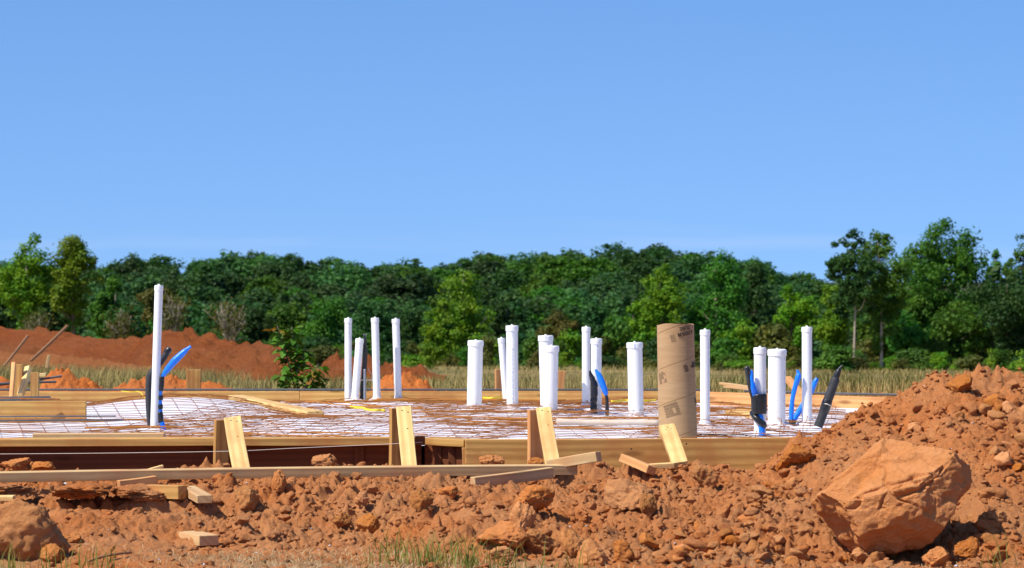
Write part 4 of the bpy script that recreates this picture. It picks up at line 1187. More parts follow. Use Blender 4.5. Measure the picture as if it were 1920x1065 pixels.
R_('clay_clod', 135, 1020, 46, 22, 44, 'clod_orange', 'small red clod in the shade right of the grey boulder')
def ledge(px, Y, z, wpx, dep, th_, seed, label):
    W_ = wpx / FPX * Y
    V = rock_verts(5, seed, 12, 0.17) * np.array([W_ / 2, dep / 2, th_ / 2])
    o = link('soil_ledge', mesh_from('soil_ledge', V, ICO[5][1], False), M['dirt'])
    o.location = (PX(px, Y), Y, z); tag(o, label, 'soil ledge')
ledge(150, 16.42, 0.212, 150, 0.42, 0.11, 45, 'crust of soil overhanging the dark hollow near the left edge')
ledge(262, 16.40, 0.208, 140, 0.40, 0.10, 46, 'crust of soil overhanging the dark hollow beside the lumber offcuts')
ledge(10, 16.50, 0.222, 150, 0.40, 0.07, 47, 'crust of soil over the dark gap at the very left edge')
# grey tan boulder at the lower left
R_('clay_boulder', 38, 1056, 176, 118, 57, 'clod_brown', 'broad tan boulder at the lower left corner', 'boulder', None, 5, 0.8, 0.12, None, 10, None, 0.15)

# the large cracked boulder
V = ICO[7][0].copy()
V0 = V.copy()
cutsB = [((-0.30, -0.52, 0.80), 0.42), ((-0.12, -0.97, -0.12), 0.60), ((0.84, -0.10, -0.50), 0.66), ((-0.75, -0.30, -0.50), 0.72), ((0.55, -0.80, 0.05), 0.66),
         ((0.35, 0.35, 0.87), 0.74), ((0.96, -0.2, 0.22), 0.86), ((-0.70, 0.15, 0.70), 0.62), ((0.1, 0, -1), 0.78), ((0.1, -0.72, -0.68), 0.64), ((-0.92, -0.3, 0.1), 0.90)]
topm = None
for k_, (n_, d_) in enumerate(cutsB):
    n_ = np.array(n_, float); n_ /= np.linalg.norm(n_)
    ex = np.clip(V @ n_ - d_, 0, None)
    if k_ == 0: topm = sm(0.02, 0.10, ex)
    V -= ex[:, None] * n_ * 0.97
nn = V0
disp = 0.09 * vn3(V * 2.2 + 3, 71) + 0.09 * vn3(V * 4.6, 72) * (1 - 0.75 * topm) + 0.055 * vn3(V * 10, 73) * (1 - 0.75 * topm) + 0.022 * vn3(V * 24, 74) + 0.007 * vn3(V * 55, 75)
# stepped layer near the far left of the top face
stp = sm(0.0, 0.02, V[:, 1] * 0.9 + V[:, 0] * 0.35 + 0.10 + 0.10 * vn3(V * 3.0, 81)) * sm(0.30, 0.18, V[:, 0]) * topm
disp += 0.05 * stp
# cracks: borders between worley cells, two scales
def crack(scale, seed, width):
    r_ = np.random.default_rng(seed)
    c_ = r_.uniform(-1.1, 1.1, (scale, 3))
    warp_ = np.stack([vn3(V * 5, seed + 1), vn3(V * 5, seed + 2), vn3(V * 5, seed + 3)], 1) * 0.22
    D = np.sort(np.linalg.norm((V + warp_)[:, None, :] - c_[None], axis=2), axis=1)[:, :2]
    return np.clip(1 - (D[:, 1] - D[:, 0]) / width, 0, 1)
ck = np.maximum(crack(24, 5, 0.045), 0.7 * crack(60, 9, 0.035) * (vn3(V * 2.5, 91) > 0.0))
disp -= 0.075 * ck * (0.25 + 0.75 * topm)
V = V + nn * disp[:, None]
V /= np.abs(V).max(axis=0)
g = P(1677, 1036, 15.05)
Wb = 306 / FPX * 15.2
V = V * np.array([Wb / 2, Wb / 2 * 0.85, 224 / FPX * 15.2 / 2])
m = make_clod('boulder_clay', (0.67, 0.285, 0.115), (0.74, 0.385, 0.19), (0.56, 0.21, 0.066), 0.7)
bo = link('clay_boulder', mesh_from('clay_boulder', V, ICO[7][1], False), m)
bo.location = (PX(1676, 15.2), 15.2, H - (930 - HY) / FPX * 15.2)
tag(bo, 'huge cracked orange clay boulder with a flat sunlit top on the mound slope', 'boulder')

# smaller clods, each on its own, sharing meshes
CL = []
for k in range(10):
    me = mesh_from('clay_clod', rock_verts(3, 500 + k, 12, 0.20) , ICO[3][1], True)
    CL.append(me)
mats = [M['clod_orange'], M['clod_orange'], M['clod_pink'], M['clod_brown']]
CLM = []
for k, me in enumerate(CL):
    for mm in (M['clod_orange'], M['dirt'], M['dirt'], M['clod_pink'], M['clod_brown']):
        c2 = me.copy(); c2.materials.append(mm); CLM.append(c2)
rr = random.Random(21)
cnt = 0
while cnt < 210:
    px = rr.uniform(-20, 1940); py = rr.uniform(745, 1062)
    if px < 1450 and py < 905: continue
    if px < 420 and (py < 915 or rr.random() < 0.6): continue
    if py < 700 + max(0, (1900 - px)) * 0.45: continue
    if 1515 < px < 1835 and 815 < py < 1045: continue
    if 390 < px < 780 and py > 1000: continue
    if px > 1450 and rr.random() < 0.35: continue
    g = hit(px, py)
    s_ = 0.014 + 0.05 * rr.random() ** 2.2
    k = bpy.data.objects.new('soil_clod', rr.choice(CLM)); COL.objects.link(k)
    k.scale = (s_ * rr.uniform(.9, 1.4), s_ * rr.uniform(.8, 1.2), s_ * rr.uniform(.6, 1.0))
    k.rotation_euler = (rr.uniform(-.4, .4), rr.uniform(-.4, .4), rr.uniform(0, 6.28))
    k.location = (g.x, g.y, g.z + s_ * 0.12)
    tag(k, 'small loose clay clod lying on the churned soil', 'clod', 'small clods scattered over the churned soil')
    cnt += 1

# crumbs: far too many to count
def scatter(name, n_, sub, size, region, mat, seed, nvar=12, power=2.0, dens=None):
    r_ = np.random.default_rng(seed)
    base = [rock_verts(sub, seed + k, 8, 0.2) for k in range(nvar)]
    F0 = ICO[sub][1]
    x = r_.uniform(region[0], region[1], n_ * 3); y = r_.uniform(region[2], region[3], n_ * 3)
    keep = (np.abs(x) < y * 0.19) & ((x > 1.0) | (y < 17.95)) & (y < 17.9)
    if dens is not None: keep &= r_.uniform(0, 1, n_ * 3) < dens(x, y)
    x, y = x[keep][:n_], y[keep][:n_]
    z = top_h(x, y)
    s_ = size[0] + (size[1] - size[0]) * r_.uniform(0, 1, len(x)) ** power
    VV, FF, off = [], [], 0
    for i in range(len(x)):
        b_ = base[i % nvar]; a_ = r_.uniform(0, 6.28); ca, sa = math.cos(a_), math.sin(a_)
        v = b_ * (s_[i] * np.array([1.15, 1.0, 0.75]))
        v = np.stack([v[:, 0] * ca - v[:, 1] * sa + x[i], v[:, 0] * sa + v[:, 1] * ca + y[i], v[:, 2] + z[i] + s_[i] * 0.2], 1)
        VV.append(v); FF.append(F0 + off); off += len(v)
    o = link(name, mesh_from(name, np.vstack(VV), np.vstack(FF), False), M[mat])
    return o
dn = lambda x, y: np.where(x < -1.8, 0.35, 1.0) * np.where(y < np.where(x < -0.5, 15.4, 14.8), 0.22, 1)
o = scatter('soil_crumbs', 9000, 2, (0.005, 0.020), (-3.6, 3.6, 13.8, 17.9), 'dirt', 900, dens=dn); tag(o, 'fine loose crumbs of clay soil over the churned ground', None, None, 'stuff')
o = scatter('soil_lumps', 900, 3, (0.014, 0.042), (-3.6, 3.6, 13.8, 17.9), 'dirt', 930, dens=dn); tag(o, 'loose lumps of clay soil over the churned ground', None, None, 'stuff')
o = scatter('pale_pebbles', 130, 1, (0.005, 0.013), (-3.4, 3.4, 14.4, 17.7), 'pebble', 960, power=3); tag(o, 'tiny pale and bluish stones in the soil', None, None, 'stuff')

# ------------------------------------------------------------------ red soil piles behind
def pile(name, label, pxs, tops, Y, dep, mat, base=None, cat='dirt pile', step=0.03, rough=1.0, seed=1, kind=None, prof_pow=0.8, cell=0.16):
    pxs = np.array(pxs, float); tops = np.array(tops, float)
    x0, x1 = PX(pxs[0], Y), PX(pxs[-1], Y)
    zb = float(field_z(np.array([Y]))[0]) if Y > 28 else 0.28
    xx = np.arange(x0, x1 + step, step); yy = np.arange(Y - dep, Y + dep, step * 1.3)
    X, Yg = np.meshgrid(xx, yy)
    crest = H - (np.interp(X / Y * FPX + 960, pxs, tops) - HY) / FPX * Y
    t = np.clip(1 - np.abs(Yg - Y) / dep, 0, 1)
    hgt = np.maximum(crest - zb, 0.0)
    Z = zb - 0.05 + (hgt + 0.05) * t ** prof_pow
    am = np.clip(hgt * t * 4, 0.15, 1) * rough
    Z = Z + am * (cell * 0.35 * fbm2(X / cell / 3, Yg / cell / 3, seed, 3) + cell * 0.9 * bumps(X, Yg, cell, seed + 7, 0.7) + cell * 0.5 * bumps(X, Yg, cell * 0.45, seed + 17, 0.8)) - am * cell * 0.22
    b0 = np.array([(x0 + x1) / 2, Y, zb])
    o = link(name, grid_mesh(name, X - b0[0], Yg - b0[1], Z - b0[2], False), M[mat]); o.location = b0
    if kind: o['kind'] = kind; 
    else: tag(o, label, cat)
    return o
pile('dirt_pile', 'orange soil pile behind the left stakes, the highest of the low row', [72, 84, 96, 120, 135, 150, 165, 190, 215, 240], [735, 705, 690, 688, 692, 706, 712, 722, 730, 738], 26.7, 0.5, 'orange_dirt', seed=41, step=0.011, cell=0.10, rough=1.6)
pile('dirt_pile', 'low orange soil pile just left of the tallest slim pipe', [195, 215, 240, 262, 285, 300], [737, 722, 714, 708, 712, 730], 26.9, 0.45, 'orange_dirt', seed=52, step=0.011, cell=0.09, rough=1.6)
pile('dirt_pile', 'low orange soil pile behind the single square stake', [268, 290, 315, 345, 380, 410, 430, 445], [734, 712, 702, 703, 711, 716, 724, 738], 27.1, 0.45, 'orange_dirt', seed=63, step=0.011, cell=0.09, rough=1.6)
pile('dirt_pile', 'orange soil pile behind the group of four slim pipes', [690, 705, 722, 745, 770, 790, 810, 828], [735, 712, 702, 697, 700, 712, 723, 736], 27.2, 0.5, 'orange_dirt', seed=74, step=0.011, cell=0.10, rough=1.6)
pile('dirt_pile', 'small orange soil pile at the left edge of the field', [-60, -20, 5, 18, 30], [720, 703, 704, 712, 735], 26.8, 0.4, 'orange_dirt', seed=85, step=0.014, cell=0.08)
pile('dirt_bank', '', [-260, 0, 100, 200, 260, 330, 420], [608, 613, 622, 632, 640, 662, 710], 78, 7.5, 'red_dirt', kind='structure', step=0.10, rough=0.5, seed=91, prof_pow=0.55, cell=0.6)
pile('dirt_bank', '', [-260, 0, 120, 240, 330, 420], [654, 657, 666, 684, 696, 708], 66, 4.0, 'tan_bank', kind='structure', step=0.1, rough=0.6, seed=93, prof_pow=0.4, cell=0.4)
pile('dirt_pile', 'large red soil pile on the far side of the grass at left', [205, 240, 275, 300, 325, 350, 400, 430, 460, 490, 525, 560, 600], [690, 650, 622, 614, 612, 617, 624, 632, 645, 642, 650, 668, 708], 70, 4.5, 'red_dirt', step=0.06, seed=101, cell=0.45, rough=0.9)
pile('dirt_pile', 'low red soil pile beyond the group of four slim pipes', [560, 600, 625, 650, 690, 720, 760, 790, 830], [710, 688, 674, 669, 668, 676, 680, 688, 708], 68, 3.0, 'red_dirt', step=0.06, seed=113, cell=0.45, rough=1.2)
def pole(label, a, bb, w_):
    k = board('leaning_pole', a, bb, w_, w_, UP, 'old_pole', None, 0.02, w_ * 0.25); tag(k, label, 'pole')
pole('longer brown pole leaning on the far red bank', P(58, 676, 58), P(126, 611, 60), 0.055)
pole('shorter brown pole leaning on the far red bank at left', P(8, 686, 58), P(52, 630, 60), 0.05)

# ------------------------------------------------------------------ field grass
def blades(name, x, y, z, h_, w_, mat, seed, lean=0.5, seg=2):
    r_ = np.random.default_rng(seed); n_ = len(x)
    a_ = r_.uniform(0, 6.283, n_); la = r_.uniform(0, 6.283, n_); ll = h_ * lean * r_.uniform(0.1, 1, n_)
    dx, dy = np.cos(a_) * w_ / 2, np.sin(a_) * w_ / 2
    lx, ly = np.cos(la) * ll, np.sin(la) * ll
    b0 = np.stack([x - dx, y - dy, z - 0.01], 1); b1 = np.stack([x + dx, y + dy, z - 0.01], 1)
    m0 = np.stack([x - dx * .7 + lx * .3, y - dy * .7 + ly * .3, z + h_ * .55], 1); m1 = np.stack([x + dx * .7 + lx * .3, y + dy * .7 + ly * .3, z + h_ * .55], 1)
    t = np.stack([x + lx, y + ly, z + h_], 1)
    V = np.stack([b0, b1, m0, m1, t], 1).reshape(-1, 3)
    k = np.arange(n_)[:, None] * 5
    F = np.concatenate([k + np.array([0, 1, 3]), k + np.array([0, 3, 2]), k + np.array([2, 3, 4])])
    o = link(name, mesh_from(name, V, F), M[mat]); return o
n_ = 46000
yy = 27.6 + (150 - 27.6) * rng.uniform(0, 1, n_) ** 2.2
xx = rng.uniform(-0.20, 0.20, n_) * yy
cl = fbm2(xx * 0.5, yy * 0.35, 501, 3)
hh = (0.12 + 0.22 * rng.uniform(0, 1, n_)) * (1 + 0.7 * cl) * np.interp(yy, [27, 32, 60, 150], [0.42, 0.52, 0.48, 0.45])
ext = 6000
xe = PX(rng.uniform(-80, 430, ext), 57.0); ye = rng.uniform(50, 63, ext)
xx = np.concatenate([xx, xe]); yy = np.concatenate([yy, ye]); cl = np.concatenate([cl, np.full(ext, 0.3)])
hh = np.concatenate([hh, rng.uniform(0.18, 0.42, ext)])
k = (rng.uniform(0, 1, len(xx)) < 0.75 + cl)
o = blades('field_grass', xx[k], yy[k], ground_h(xx[k], yy[k], False), hh[k], np.interp(yy[k], [27, 60, 150], [0.007, 0.014, 0.05]), 'grass_dry', 3, 0.7)
tag(o, 'tall dry tan grass of the field behind the slab', None, None, 'stuff')
n_ = 9000
yy = 28 + (120 - 28) * rng.uniform(0, 1, n_) ** 2
xx = rng.uniform(-0.20, 0.20, n_) * yy
k = fbm2(xx * 0.3 + 40, yy * 0.2, 511, 3) > 0.22
o = blades('field_weeds', xx[k], yy[k], ground_h(xx[k], yy[k], False), 0.25 * np.ones(k.sum()) * np.interp(yy[k], [27, 60, 150], [0.8, 1.0, 1.6]), np.interp(yy[k], [27, 60, 150], [0.009, 0.016, 0.05]), 'leaf_olive', 4, 0.6)
tag(o, 'green weeds among the dry field grass', None, None, 'stuff')

# near grass and straw
def tuft_xy(cx, cy, n_, sx_, sy_):
    return cx + rng.normal(0, sx_, n_), cy + rng.normal(0, sy_, n_)
gx, gy = [], []
for (px, Y, n_, sx_) in ((705, 14.45, 14, .04), (752, 14.5, 34, .03), (806, 14.4, 60, .035), (846, 14.45, 26, .03), (880, 14.38, 54, .03), (825, 14.7, 12, .10), (12, 14.05, 50, .05), (80, 14.15, 20, .05), (160, 14.3, 16, .05), (205, 14.25, 12, .04), (1872, 14.45, 18, .04), (730, 15.1, 14, .03), (940, 14.3, 40, .08), (1060, 14.25, 25, .1)):
    a_, b_ = tuft_xy(PX(px, Y), Y, n_, sx_, 0.10); gx.append(a_); gy.append(b_)
gx = np.concatenate(gx); gy = np.concatenate(gy)
o = blades('green_grass', gx, gy, top_h(gx, gy), rng.uniform(0.03, 0.19, len(gx)), 0.006, 'grass_green', 5, 0.75)
tag(o, 'green grass blades along the near edge of the bare ground', None, None, 'stuff')
n_ = 1700
sxx = np.concatenate([rng.normal(PX(560, 14.8), 0.45, n_), rng.normal(PX(850, 14.4), 0.35, n_ // 2), rng.uniform(-2.8, 2.4, n_ // 3)])
syy = np.concatenate([rng.normal(14.75, 0.28, n_), rng.normal(14.35, 0.2, n_ // 2), rng.uniform(14.0, 15.2, n_ // 3)])
o = blades('dry_straw', sxx, syy, top_h(sxx, syy) + 0.004, rng.uniform(0.004, 0.03, len(sxx)), 0.0035, 'straw', 6, 4.0)
tag(o, 'flattened dry straw and dead grass on the near ground', None, None, 'stuff')
o = board('dry_stick', P(165, 1053, 14.45), P(247, 1036, 14.75), 0.012, 0.012, UP, 'old_pole', None, 0.01, 0.003)
tag(o, 'thin dry stick lying on the dirt right of the tan boulder', 'stick')

# ------------------------------------------------------------------ sapling with large leaves
sY = 27.4
sb = P(560, 740, sY)
sap = empty('sapling', sb)
tag(sap, 'small leafy sapling with large glossy leaves behind the rear form', 'sapling')
def stem(pts, r0):
    c4 = catmull(np.array([list(P(a, bb, sY + dy) - sb) for a, bb, dy in pts]), 6)
    V, F = sweep(c4, np.linspace(r0, r0 * 0.4, len(c4)), 6, True)
    link('stem', poly_mesh('stem', [(V, F)]), M['trunk'], sap)
    return c4
stems = [stem([(556, 742, 0), (546, 700, 0), (534, 655, .05), (520, 611, .02)], 0.010), stem([(560, 742, 0), (555, 690, .05), (550, 650, .1), (547, 613, .1)], 0.010),
         stem([(562, 742, 0), (580, 715, -.05), (597, 682, -.05)], 0.008), stem([(558, 742, 0), (540, 720, -.05), (522, 700, -.1)], 0.007), stem([(556, 700, 0), (568, 672, .05), (571, 655, .05)], 0.006),
         stem([(562, 742, 0), (590, 728, .05), (604, 705, .05)], 0.006)]
lv = np.array([(0, 0, 0), (0.016, 0.017, 0.004), (0.034, 0.018, 0.0), (0.056, 0, -0.012), (0.034, -0.018, 0.0), (0.016, -0.017, 0.004), (0.02, 0, -0.004), (0.037, 0, -0.007)])
lf = [(0, 6, 1), (1, 6, 7), (1, 7, 2), (2, 7, 3), (3, 7, 4), (4, 7, 5), (5, 7, 6), (5, 6, 0)]
lf[5] = (4, 7, 5); 
leaf_g = mesh_from('leaf', lv, lf, True); leaf_g.materials.append(M['leaf_sapling'])
leaf_r = mesh_from('leaf', lv, lf, True); leaf_r.materials.append(M['leaf_rusty'])
rr = random.Random(3)
for si, c4 in enumerate(stems):
    nl = [84, 78, 48, 28, 30, 28][si]
    for k in range(nl):
        t = rr.uniform(0.22, 1.0) if si < 2 else rr.uniform(0.3, 1.0)
        p = c4[min(int(t * (len(c4) - 1)), len(c4) - 1)]
        o = bpy.data.objects.new('leaf', leaf_r if (t > 0.95 and si == 0) or (si in (2, 5) and rr.random() < .12) else leaf_g); COL.objects.link(o)
        o.parent = sap
        a_ = rr.uniform(0, 6.28); el = rr.uniform(-0.9, 0.5)
        s_ = rr.uniform(1.2, 1.9)
        o.location = (p[0] + math.cos(a_) * rr.uniform(0, .06), p[1] + math.sin(a_) * rr.uniform(0, .05), p[2] + rr.uniform(-.02, .02))
        o.rotation_euler = (rr.uniform(-.6, .6), -el * 0.8, a_); o.scale = (s_, s_, s_)

# ------------------------------------------------------------------ trees
def crown(seed, rx, ry, rz, cz, nclump, per, leaf, clump_r, shape='round', bias=0.55, lobes=True):
    r_ = np.random.default_rng(seed)
    nl_ = max(6, int(nclump / 6))
    ul = r_.normal(size=(nl_, 3)); ul /= np.linalg.norm(ul, axis=1)[:, None]
    LC = ul * (r_.uniform(0.15, 1.0, nl_) ** bias * 0.74)[:, None]
    LC[0] = (0, 0, 0.66); LC[1] = (0.05, 0, -0.55); LC[2] = (0, 0, 0)
    li = r_.integers(0, nl_, nclump)
    u = r_.normal(size=(nclump, 3)); u /= np.linalg.norm(u, axis=1)[:, None]
    C = LC[li] + u * (r_.uniform(0.1, 1.0, nclump) ** 0.6 * (0.26 + 0.22 * _h(li.astype(float), li * 0.0, li * 0.0, seed)))[:, None]
    if not lobes:
        C = u * (r_.uniform(0.25, 1.0, nclump) ** bias * (1 + 0.4 * vn3(u * 1.6 + seed, seed)))[:, None]
    if shape == 'tall':
        C[:, :2] *= (1.08 - 0.30 * np.clip(C[:, 2], -1, 1) ** 2)[:, None]
    C = C * np.array([rx, ry, rz]) + np.array([0, 0, cz])
    cr = clump_r * r_.uniform(0.55, 1.3, nclump)
    n_ = nclump * per
    w_ = r_.normal(size=(n_, 3)); w_ /= np.linalg.norm(w_, axis=1)[:, None]
    rr_ = r_.uniform(0.2, 1, n_) ** 0.6
    Pn = np.repeat(C, per, 0) + w_ * (rr_ * np.repeat(cr, per))[:, None] * np.array([1, 1, 0.75])
    nr = w_ + np.array([0, 0, 0.5]) + r_.normal(0, 0.55, (n_, 3)); nr /= np.linalg.norm(nr, axis=1)[:, None]
    t1 = np.cross(nr, r_.normal(size=(n_, 3))); t1 /= np.linalg.norm(t1, axis=1)[:, None]
    t2 = np.cross(nr, t1)
    s_ = leaf * r_.uniform(0.6, 1.3, n_)
    a = t1 * s_[:, None] * 0.5; b_ = t2 * s_[:, None] * 0.36
    V = np.stack([Pn - a, Pn - b_, Pn + a, Pn + b_], 1).reshape(-1, 3)
    F = np.arange(n_ * 4).reshape(-1, 4)
    return V, F, C

def trunk_parts(h_, r0, C, seed, nl=14, lean=0.03):
    r_ = np.random.default_rng(seed)
    t = np.linspace(0, 1, 9)
    pts = np.stack([lean * h_ * np.sin(t * 2 + seed) * t, lean * h_ * np.cos(t * 2.4 + seed) * t, t * h_], 1)
    parts = [sweep(pts, r0 * (1 - 0.85 * t) * (1 + 0.35 * np.exp(-t * 18)), 8, True)]
    idx = r_.choice(len(C), min(nl, len(C)), replace=False)
    for i in idx:
        c_ = C[i]
        z0 = np.clip(c_[2] - np.hypot(c_[0], c_[1]) * r_.uniform(0.5, 0.9), h_ * 0.12, h_ * 0.9)
        b0 = np.array([np.interp(z0, pts[:, 2], pts[:, 0]), np.interp(z0, pts[:, 2], pts[:, 1]), z0])
        mid = b0 * 0.45 + c_ * 0.55 + np.array([0, 0, -0.06 * h_ * r_.uniform(0, 1)])
        parts.append(sweep(catmull([b0, mid, c_], 4), np.linspace(r0 * 0.32, r0 * 0.06, 9), 5, True))
    return parts

def tree(name, label, px, top, bot, wpx, Y, leafmat, seed, trunkmat='trunk', group=None, crown_base=0.25, shape='round', leaf=0.27, dens=1.0, cat='tree', clump=None, tr=None, trunk_h=None):
    g = P(px, bot, Y); sc = Y / FPX
    ht = (bot - top) * sc; rx = wpx * sc / 2
    cz = ht * (1 + crown_base) / 2; rz = ht * (1 - crown_base) / 2
    ncl = int(100 * dens); clr = clump * 0.85 if clump else 0.25 * min(rx, rz) + 0.14
    V, F, C = crown(seed, rx * 1.02, rx * 1.02, rz * 0.95, cz, ncl, int(74 * dens ** 0.2), leaf, clr, shape)
    e = empty(name, g); tag(e, label, cat, group)
    link('crown', mesh_from('crown', V, F), M[leafmat], e)
    th_ = ht * 0.86 if trunk_h is None else ht * trunk_h
    link('trunk', poly_mesh('trunk', trunk_parts(th_, tr if tr else 0.022 * ht, C, seed)), M[trunkmat], e)
    return e
GRP = 'trees at the near edge of the wood'
T = tree
T('broadleaf_tree', 'tall yellow green tree at the left edge, left of the pair', 48, 438, 668, 104, 205, 'leaf_bright', 1, 'pale_trunk', GRP, 0.16, 'tall', 0.22, 1.2)
T('broadleaf_tree', 'tall yellow green tree with an open round top, right of the left pair', 136, 436, 668, 104, 205, 'leaf_bright', 2, 'trunk', GRP, 0.2, 'tall', 0.22, 1.15)
T('broadleaf_tree', 'bushy dark tree filling the gap under the left pair', 92, 530, 672, 90, 215, 'leaf_dark', 3, 'trunk', GRP, 0.05)
T('broadleaf_tree', 'dark tree cut by the left edge of the picture', -5, 500, 672, 90, 212, 'leaf_dark', 4, 'trunk', GRP, 0.05)
T('broadleaf_tree', 'mid green tree right of the left pair', 215, 508, 672, 90, 225, 'leaf_mid', 5, 'pale_trunk', GRP, 0.1)
T('broadleaf_tree', 'mid green tree behind the tallest slim pipe', 300, 527, 672, 90, 230, 'leaf_olive', 6, 'pale_trunk', GRP, 0.15)
T('broadleaf_tree', 'low dark bush behind the large red pile', 240, 560, 676, 90, 220, 'leaf_dark', 7, 'trunk', GRP, 0.0)
T('broadleaf_tree', 'tall bright green tree left of centre, the brightest in the wood', 872, 484, 694, 130, 250, 'leaf_bright', 10, 'pale_trunk', GRP, 0.03, 'tall', 0.24, 1.2)
T('broadleaf_tree', 'bright spreading lower tree against the brightest tree on its left', 832, 552, 694, 84, 245, 'leaf_bright', 11, 'trunk', GRP, 0.0)
T('broadleaf_tree', 'olive tree behind the overlapping pipes', 1042, 572, 694, 90, 250, 'leaf_olive', 12, 'trunk', GRP, 0.05)
T('broadleaf_tree', 'dark tree right of the brightest tree', 948, 560, 694, 90, 255, 'leaf_dark', 13, 'trunk', GRP, 0.0)
T('broadleaf_tree', 'bright green tree above the lone wide pipe', 1240, 499, 694, 104, 250, 'leaf_bright', 14, 'trunk', GRP, 0.05, 'tall', 0.24)
T('broadleaf_tree', 'lower bright green tree left of the one above the lone wide pipe', 1190, 566, 694, 74, 246, 'leaf_bright', 15, 'trunk', GRP, 0.0)
T('broadleaf_tree', 'tall mid green tree with a pale trunk right of the cardboard tube', 1346, 461, 698, 130, 250, 'leaf_mid', 16, 'pale_trunk', GRP, 0.12, 'tall', 0.25, 1.25)
T('broadleaf_tree', 'dark tall tree directly above the taped pipe', 1418, 474, 696, 100, 256, 'leaf_dark', 17, 'trunk', GRP, 0.05, 'tall', 0.25, 1.1)
T('broadleaf_tree', 'bright green tree left of the tall slim right pipe', 1484, 522, 696, 84, 248, 'leaf_bright', 18, 'trunk', GRP, 0.05)
T('broadleaf_tree', 'yellowish bright bushy tree right of the tall slim right pipe', 1560, 532, 698, 86, 246, 'leaf_bright', 19, 'trunk', GRP, 0.05)
T('pine_tree', 'dark tufted tree with a bare pale trunk, left of the tall right group', 1600, 420, 706, 128, 218, 'leaf_dark', 20, 'pale_trunk', GRP, 0.34, 'round', 0.22, 1.1, clump=0.62, tr=0.11)
T('broadleaf_tree', 'slender tree with a pale forked trunk in the tall right group', 1652, 414, 706, 118, 220, 'leaf_mid', 21, 'pale_trunk', GRP, 0.12, 'tall', 0.22, 1.4, clump=0.7, tr=0.13)
T('broadleaf_tree', 'tallest broad green tree of the whole wood, above the mound', 1762, 392, 706, 206, 232, 'leaf_mid', 22, 'trunk', GRP, 0.04, 'tall', 0.24, 2.4, clump=1.15)
T('broadleaf_tree', 'bright lower tree in front of the tallest tree', 1722, 540, 706, 84, 228, 'leaf_mid', 23, 'trunk', GRP, 0.03)
T('broadleaf_tree', 'thin topped open tree right of the tallest tree', 1862, 448, 702, 66, 236, 'leaf_mid', 24, 'pale_trunk', GRP, 0.35, 'tall', 0.20, 0.6, clump=0.5)
T('broadleaf_tree', 'thin topped tree cut by the right edge of the picture', 1912, 428, 702, 80, 238, 'leaf_mid', 25, 'trunk', GRP, 0.3, 'tall', 0.20, 0.7, clump=0.5)
T('broadleaf_tree', 'dense dark round tree at the right edge behind the mound', 1886, 505, 704, 140, 226, 'leaf_dark', 26, 'trunk', GRP, 0.0, 'round', 0.24, 1.4)
T('broadleaf_tree', 'mid green bushy tree between the slender tree and the mound', 1640, 560, 706, 80, 230, 'leaf_mid', 27, 'trunk', GRP, 0.05)
T('broadleaf_tree', 'dark bushy tree below the tallest tree by the mound crest', 1790, 560, 706, 120, 226, 'leaf_mid', 28, 'trunk', GRP, 0.0)
T('broadleaf_tree', 'dark green tree behind the group of four slim pipes', 700, 560, 690, 110, 255, 'leaf_dark', 29, 'trunk', GRP, 0.0)
T('broadleaf_tree', 'mid green tree just left of the group of four slim pipes', 610, 548, 684, 110, 258, 'leaf_mid', 30, 'trunk', GRP, 0.0)
T('broadleaf_tree', 'dark tree between the slim pipe group and the brightest tree', 768, 575, 692, 90, 256, 'leaf_dark', 31, 'trunk', GRP, 0.0)
T('broadleaf_tree', 'green tree behind the sapling', 540, 560, 682, 90, 260, 'leaf_mid', 32, 'trunk', GRP, 0.0)
T('broadleaf_tree', 'dark tree behind the tall slim pipe right of centre', 1110, 560, 694, 90, 258, 'leaf_dark', 33, 'trunk', GRP, 0.0)
T('broadleaf_tree', 'dark tree filling in below the bright trees right of the cardboard tube', 1300, 580, 696, 90, 258, 'leaf_dark', 34, 'trunk', GRP, 0.0)
T('broadleaf_tree', 'small dark tree at the left end of the far grass, behind the bare shrub', 480, 575, 680, 80, 255, 'leaf_dark', 35, 'trunk', GRP, 0.0)

# bushes along the foot of the wood: shared meshes
BUSH = []
for k in range(5):
    V, F, C = crown(700 + k, 1.5, 1.5, 1.1, 1.15, 34, 70, 0.23, 0.55)
    for mt in ('leaf_mid', 'leaf_dark', 'leaf_olive', 'leaf_bright'):
        me = mesh_from('bush', V, F); me.materials.append(M[mt]); BUSH.append(me)
rr = random.Random(44)
for k in range(80):
    px = -60 + 2060 * (k + rr.uniform(-.4, .4)) / 80
    Y = rr.uniform(214, 252) if k % 3 else rr.uniform(165, 205)
    if 1575 < px < 1675 and Y < 222: Y = 228
    o = bpy.data.objects.new('bush', BUSH[rr.randrange(len(BUSH))]); COL.objects.link(o)
    x = PX(px, Y)
    s_ = rr.uniform(0.6, 1.5) * (0.42 if k % 3 == 0 else 1)
    o.location = (x, Y, float(ground_h(np.array([x]), np.array([Y]), False)[0]) - 0.2); o.rotation_euler = (0, 0, rr.uniform(0, 6.28))
    o.scale = (s_, s_, s_ * rr.uniform(.8, 1.3))
    tag(o, 'leafy bush along the foot of the wood behind the field', 'bush', 'bushes along the foot of the wood')

